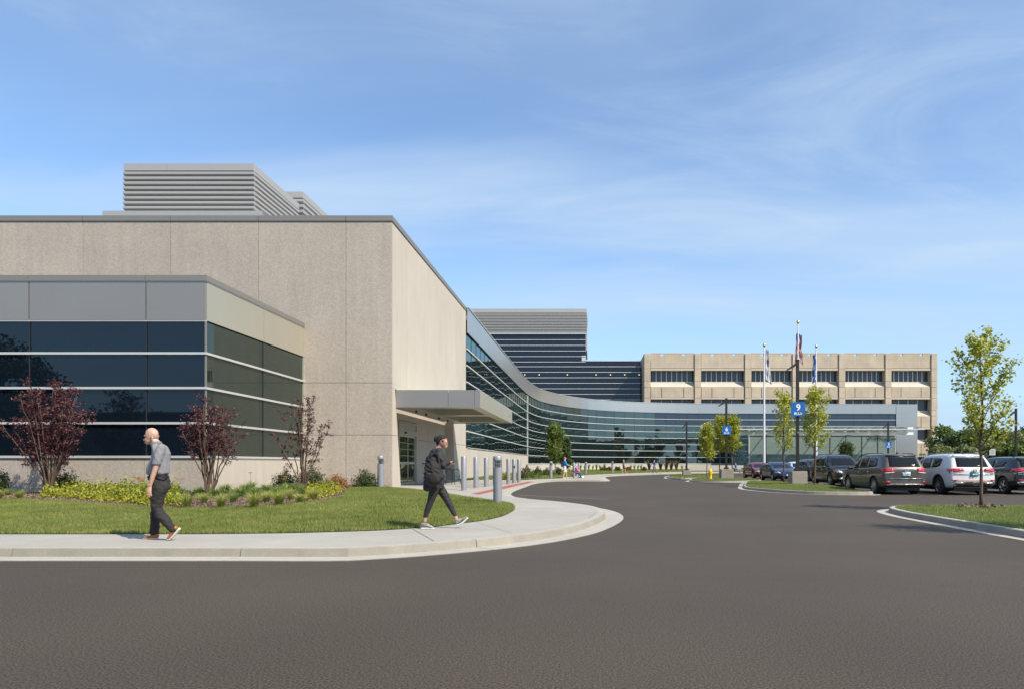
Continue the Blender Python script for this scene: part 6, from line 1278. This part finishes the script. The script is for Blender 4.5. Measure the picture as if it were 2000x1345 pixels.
pxm('rounded dark green yew left of the sparse purple shrub stems', 532, 580, 917, 953, 27.4, 'leaf_dark', 2000, .07)
pxm('taller rounded dark green yew behind the sparse purple shrub stems', 575, 638, 908, 953, 28.4, 'leaf_dark', 3200, .07)
pxm('orange tinted low shrub right of the yews', 634, 681, 926, 953, 29.0, 'leaf_orange', 1900, .065)
pxm('round green shrub against the concrete wall left of the wall bollard light', 689, 737, 917, 956, 31.4, 'leaf_dark', 2600, .07)
# yellow ground cover and grasses
def carpet(label, poly, n, zf, h, leaf, size, cat='ground cover', name='ground_cover'):
    P = sample_poly(poly, n); z = np.array([zf(a, b) for a, b in P]); hn = h*(.55+.45*np.sin(P[:, 0]*2.7+1)*np.cos(P[:, 1]*3.1)+.25*np.sin(P[:, 0]*9)); hn = np.clip(hn*(.75+.5*np.sin(P[:, 0]*23)*np.sin(P[:, 1]*19)), .08, None)
    C = np.c_[P, z+hn*RNG.random(len(P))**.6]; V, FA = leaves(C, size, .4, .6); return tag(put(name, big_mesh(name, V, FA, [leaf])), kind='stuff')
Gz = lambda px, py: G(px, py, .24)
carpet('', [Gz(78, 972), Gz(196, 979), Gz(290, 988), Gz(352, 989), Gz(350, 966), Gz(290, 960), Gz(180, 959), Gz(100, 962)], 430, zbed, .46, 'leaf_yellow', .085)
carpet('', [Gz(595, 979), Gz(650, 969), Gz(668, 958), Gz(640, 954), Gz(600, 962)], 450, zbed, .40, 'leaf_yellow', .075, name='ground_cover')
carpet('', [Gz(90, 970), Gz(196, 976), Gz(290, 985), Gz(352, 985), Gz(350, 966), Gz(290, 960), Gz(180, 959), Gz(100, 962)], 200, zbed, .40, 'leaf_mid', .09, name='ground_cover')
carpet('', [Gz(355, 972), Gz(520, 972), Gz(600, 966), Gz(600, 956), Gz(500, 957), Gz(360, 964)], 45, zbed, .22, 'leaf_mid', .09, name='ground_cover')
def tuft_mesh(n, h, r, m, wd=.012, arch=.5):
    a = RNG.random(n)*2*np.pi; q = RNG.random(n)**.7; hh = h*(.6+.45*RNG.random(n)); V = np.empty((n, 6, 3)); c, s = np.cos(a), np.sin(a); b = .10*r
    for k, (f, g, w_) in enumerate(((0, 0, 1), (.62, .28, .8), (1.0, 1.0, .12))):
        x = c*(b+g*q*r*arch*2); y = s*(b+g*q*r*arch*2); z = hh*(f-(.12*q if k == 2 else 0)); V[:, 2*k] = np.c_[x-s*wd*w_/2, y+c*wd*w_/2, z]; V[:, 2*k+1] = np.c_[x+s*wd*w_/2, y-c*wd*w_/2, z]
    i = np.arange(n)*6; FA = np.concatenate([np.c_[i, i+1, i+3, i+2], np.c_[i+2, i+3, i+5, i+4]]); return big_mesh('tuft', V.reshape(-1, 3), FA, [m], nv=4)
mat('grass_gold', (0.55, 0.52, 0.14), 0.6, col2=(0.24, 0.31, 0.06), vs=5, trans=.35); mat('grass_green', (0.17, 0.26, 0.045), 0.6, col2=(0.26, 0.33, 0.08), vs=5, trans=.35)
TM = [tuft_mesh(300, .40, .36, 'grass_gold', wd=.008, arch=.55), tuft_mesh(260, .36, .36, 'grass_green', wd=.009, arch=.55), tuft_mesh(280, .32, .34, 'grass_gold', wd=.008, arch=.55)]
spots = [(38, 974, 0, .8), (-2, 975, 0, .9), (365, 990, 0, 1.05), (352, 981, 1, .8), (398, 984, 0, .9), (432, 990, 0, 1.0), (420, 973, 1, 1.1), (455, 981, 1, .9), (470, 971, 1, 1.1), (497, 990, 0, 1.1), (500, 972, 1, 1.1), (520, 981, 0, .95), (545, 986, 0, 1.15), (540, 970, 1, 1.1), (568, 976, 0, 1.0), (585, 982, 2, 1.0), (590, 966, 1, 1.2), (612, 977, 0, 1.05), (560, 964, 1, 1.2), (480, 962, 1, 1.2), (520, 962, 1, 1.1), (630, 962, 2, .9), (388, 968, 1, 1.0), (350, 968, 1, 1.0), (16, 968, 1, .8), (440, 964, 1, 1.2)]
for i, (p_, q, k, s) in enumerate(sorted(spots)):
    x, y = G(p_, q, .24); o = put('grass_tuft', TM[k], None, (x, y, zbed(x, y)-.02), random.random()*6, (s, s, s))
    row = 'front' if q >= 980 else ('middle' if q >= 971 else 'back'); same = sorted(a[0] for a in spots if ('front' if a[1] >= 980 else ('middle' if a[1] >= 971 else 'back')) == row and (a[2] != 1) == (k != 1)); od = ['first', 'second', 'third', 'fourth', 'fifth', 'sixth', 'seventh', 'eighth', 'ninth', 'tenth', 'eleventh', 'twelfth', 'thirteenth'][same.index(p_)]
    tag(o, '%s grass tuft, %s from left of its colour in the %s row of the bed' % ('golden' if k != 1 else 'green', od, row), 'ornamental grass', 'ornamental grass tufts in the planting bed'); continue
    side = 'left of the walking man' if p_ < 280 else ('at the feet of the middle purple shrub' if p_ < 460 else 'near the sparse purple shrub')
    tag(o, ('pale golden ornamental grass tuft ' if k != 1 else 'green ornamental grass tuft ')+side, 'ornamental grass', 'ornamental grass tufts in the planting bed')
def daylily(label, px, py, n=3, s=1.0, c='petal'):
    x, y = G(px, py, .24); t = thing('daylily', label, 'flower', (x, y, zbed(x, y)), group='orange daylilies in the planting bed'); put('leaves', tuft_mesh(60, .45, .35, 'grass_green', wd=.022, arch=.6), t)
    for k in range(n):
        a = RNG.uniform(0, 6.28); r_ = RNG.uniform(.05, .25); hx_, hy_, hz_ = r_*math.cos(a), r_*math.sin(a), RNG.uniform(.5, .62)*s
        ob('stalk', MB().tube([(0, 0, 0), (hx_*.7, hy_*.7, hz_*.6), (hx_, hy_, hz_)], .006, 4), 'grass_green', t); mb = MB()
        for q in range(6):
            b = q*math.pi/3; c1, s1 = math.cos(b), math.sin(b); f = lambda r0, t0, z0: (hx_+c1*r0-s1*t0, hy_+s1*r0+c1*t0, hz_+z0); mb.add([f(.005, 0, 0), f(.05, .022, .035), f(.095, 0, .03), f(.05, -.022, .035)], [(0, 1, 2, 3)])
        ob('blossom', mb, c, t, fix=False).rotation_euler = (0, 0, 0)
daylily('orange daylily flowers left behind the walking man', 262, 972, 3); daylily('brighter orange daylily flowers touching the walking man on his left', 279, 971, 4); daylily('orange daylily cluster at the right end of the bed by the yews', 648, 962, 3)
daylily('pair of orange daylily blooms between grass tufts', 560, 966, 2)
daylily('single orange daylily bloom right of the walking man', 340, 972, 2); daylily('small red orange daylily bloom near the glass corner', 492, 958, 1, 1.3, 'petal_red')
# far bed: low shrubs, spiky plants
def fm(label, p0, p1, yt, Y, leaf, n, size, **k): return mound(label, (W(p0, Y)+W(p1, Y))/2, Y, .13, abs(W(p1, Y)-W(p0, Y))/2, H(yt, Y)-.13, leaf, n, size, **k)
FG = 'low shrubs in front of the curved wing'
fm('olive brown shrub right of the bollard row against the wing wall', 1016, 1040, 909, 58, 'leaf_bronze', 900, .14, grp=FG); fm('dark green shrub behind the far bollard light', 1040, 1060, 911, 62, 'leaf_dark', 800, .14, grp=FG); fm('low yellow green shrub on far lawn left of the small tree', 1024, 1056, 920, 56, 'leaf_mid', 800, .12, grp=FG); fm('green shrub under the small leafy tree', 1058, 1082, 913, 68, 'leaf_mid', 700, .15, grp=FG); fm('dark shrub between small tree and wheelchair', 1082, 1098, 912, 70, 'leaf_dark', 700, .15, grp=FG); fm('blue grey low shrub at the lawn edge beside the last bollard', 1012, 1032, 924, 54, 'leaf_dark', 600, .10, grp=FG)
fm('bright yellow green low shrub behind the row of bollards', 976, 1000, 919, 50.6, 'leaf_yellow', 700, .09, grp=FG)
SPK = tuft_mesh(46, 2.1, 1.15, 'leaf_bronze', wd=.13, arch=.55); GT = tuft_mesh(40, 1.3, .5, 'grass_green', wd=.09, arch=.4)
for i, p_ in enumerate((1268, 1290, 1301, 1311, 1321)): tag(put('spiky_plant', SPK, None, (W(p_, 118), 118, .12), i, (.9, .9, .9)), ['bronze spiky leaved plant beside the walking person in navy', 'bronze spiky plant second from left in front of the wing base', 'bronze spiky plant in the middle of the row by the wing base', 'bronze spiky plant second from right by the wing base', 'bronze spiky plant at the right end of the row'][i], 'plant', 'spiky bronze plants by the wing base')
for i, p_ in enumerate((1134, 1142, 1150, 1158, 1165, 1172, 1181, 1232, 1239, 1246, 1252, 1332, 1340)): tag(put('grass_tuft', GT, None, (W(p_, 112), 112, .12), i, (.8+.3*random.random(),)*3), 'thin green grass tuft, %s from left at the foot of the curved glass wing' % ['first', 'second', 'third', 'fourth', 'fifth', 'sixth', 'seventh', 'eighth', 'ninth', 'tenth', 'eleventh', 'twelfth', 'thirteenth'][i], 'ornamental grass', 'grass tufts by the wing base')
for i, (p0, p1, lf) in enumerate(((1172, 1184, 'leaf_bronze'), (1184, 1196, 'leaf_bronze'), (1200, 1212, 'leaf_dark'), (1222, 1232, 'leaf_orange'), (1255, 1262, 'leaf_bronze'))): fm(['dark bronze shrub left of the farthest bollard light', 'bronze shrub touching the farthest bollard light', 'dark green shrub left of the walking man in shorts', 'reddish shrub right of the walking man in shorts', 'small bronze shrub left of the walking person in navy'][i], p0, p1, 912, 110, lf, 400, .3, grp=FG)
for i, (p0, p1) in enumerate(((1428, 1444), (1444, 1458))): fm(['left clipped green hedge plant by the entrance walk', 'right clipped green hedge plant by the entrance walk'][i], p0, p1, 914, 98, 'leaf_mid', 500, .2, grp='hedge plants by the entrance walk')
# trees behind the car park at right
def big_tree(label, x, y, h, r, leaf, seed, n=7000, size=.42, cat='tree', grp=None, trunk=.22, z0=0.0, per=None):
    rr = random.Random(seed); t = thing('broadleaf_tree', label, cat, (x, y, z0), group=grp); wd = MB(); th = h*.28
    wd.tube([(0, 0, -.1), (rr.uniform(-.2, .2), 0, th), (rr.uniform(-.4, .4), 0, h*.7)], [trunk, trunk*.8, trunk*.3], 8); C = []; lob = []
    for k in range(26):
        a = rr.random()*6.28; f = rr.random(); zz = h*(.24+.72*f); rad = r*math.sin(math.pi*(.12+.80*(1-f)**.8)) ; q = rad*math.sqrt(rr.random())*.9
        c = Vector((q*math.cos(a), q*math.sin(a), zz)); lob.append((c, r*rr.uniform(.20, .42))); wd.tube([(0, 0, th*rr.uniform(.7, 1.4)), c*.5+Vector((0, 0, th*.6)), c], [trunk*.35, trunk*.2, .03], 5)
    ob('trunk', wd, 'bark', t, fix=False)
    for c, rad in lob:
        m_ = n//26; d = RNG.normal(size=(m_, 3)); d /= np.linalg.norm(d, axis=1)[:, None]; C.append(np.array(c)+d*rad*(RNG.random(m_)**.4)[:, None]*np.array([1, 1, .8]))
    V, FA = leaves(np.concatenate(C), size, 0, .7); put('crown', big_mesh('crown', V, FA, [leaf]), t); return t
BG = 'trees beyond the car park'
proto = None
bt = [(1850, 120, 838, 4.2, 'leaf_mid'), (1878, 112, 846, 3.8, 'leaf_dark'), (1862, 92, 872, 3.2, 'leaf_olive'), (1905, 125, 838, 4.6, 'leaf_dark'), (1938, 118, 842, 4.4, 'leaf_mid'), (1965, 105, 852, 4.0, 'leaf_olive'), (1992, 122, 838, 4.8, 'leaf_dark'), (2020, 110, 842, 4.5, 'leaf_mid'), (1925, 98, 868, 3.4, 'leaf_olive'), (1982, 95, 872, 3.2, 'leaf_mid'), (2052, 118, 840, 4.5, 'leaf_dark')]
bl = ['mid green tree directly right of the tan building', 'dark rounded tree second from the tan building', 'pale low bushy tree at the foot of the trees right of the tan building', 'dark tree left of the near slim trunk', 'mid green tree directly behind the near slim tree', 'olive coloured tree right of the near slim trunk', 'dark tall tree behind the lamp post at the right edge', 'mid green tree at the right edge of the picture', 'low olive shrub like tree under the street sign', 'low pale green tree below the right lamp post', 'dark tree just beyond the right edge of the picture']
for i, (p_, Y, yt, r, lf) in enumerate(bt): big_tree(bl[i], W(p_, Y), Y, H(yt, Y), r, lf, 100+i, n=8500, size=.40, grp=BG)
# trees behind the viewpoint that the glass mirrors
gt = big_tree('feathery tree standing left of the viewpoint and mirrored in the dark glazing', -45, -2, 10.4, 4.6, 'leaf_dark', 200, n=9000, size=.30)
RG = 'trees along the far edge of the car park behind the viewpoint'
rt = big_tree('large dark green tree behind the viewpoint, first of the mirrored row', -10, -58, 12.5, 6, 'leaf_dark', 300, n=7000, size=.6, grp=RG)
for i, (x, y, s) in enumerate(((6, -50, .85), (20, -62, 1.1), (34, -55, .8), (47, -60, 1.0), (62, -52, .9), (80, -62, 1.15), (98, -55, .95), (118, -60, 1.1), (70, -20, .8), (90, 5, .9), (100, 30, 1.0), (95, 55, .9), (105, 80, 1.1))):
    o = dup(rt, (x, y, 0), i*1.7, 'large dark tree across the car park, mirrored in the curved glass', (s, s, s))
rt['label'] = 'large dark tree across the car park, mirrored in the curved glass'
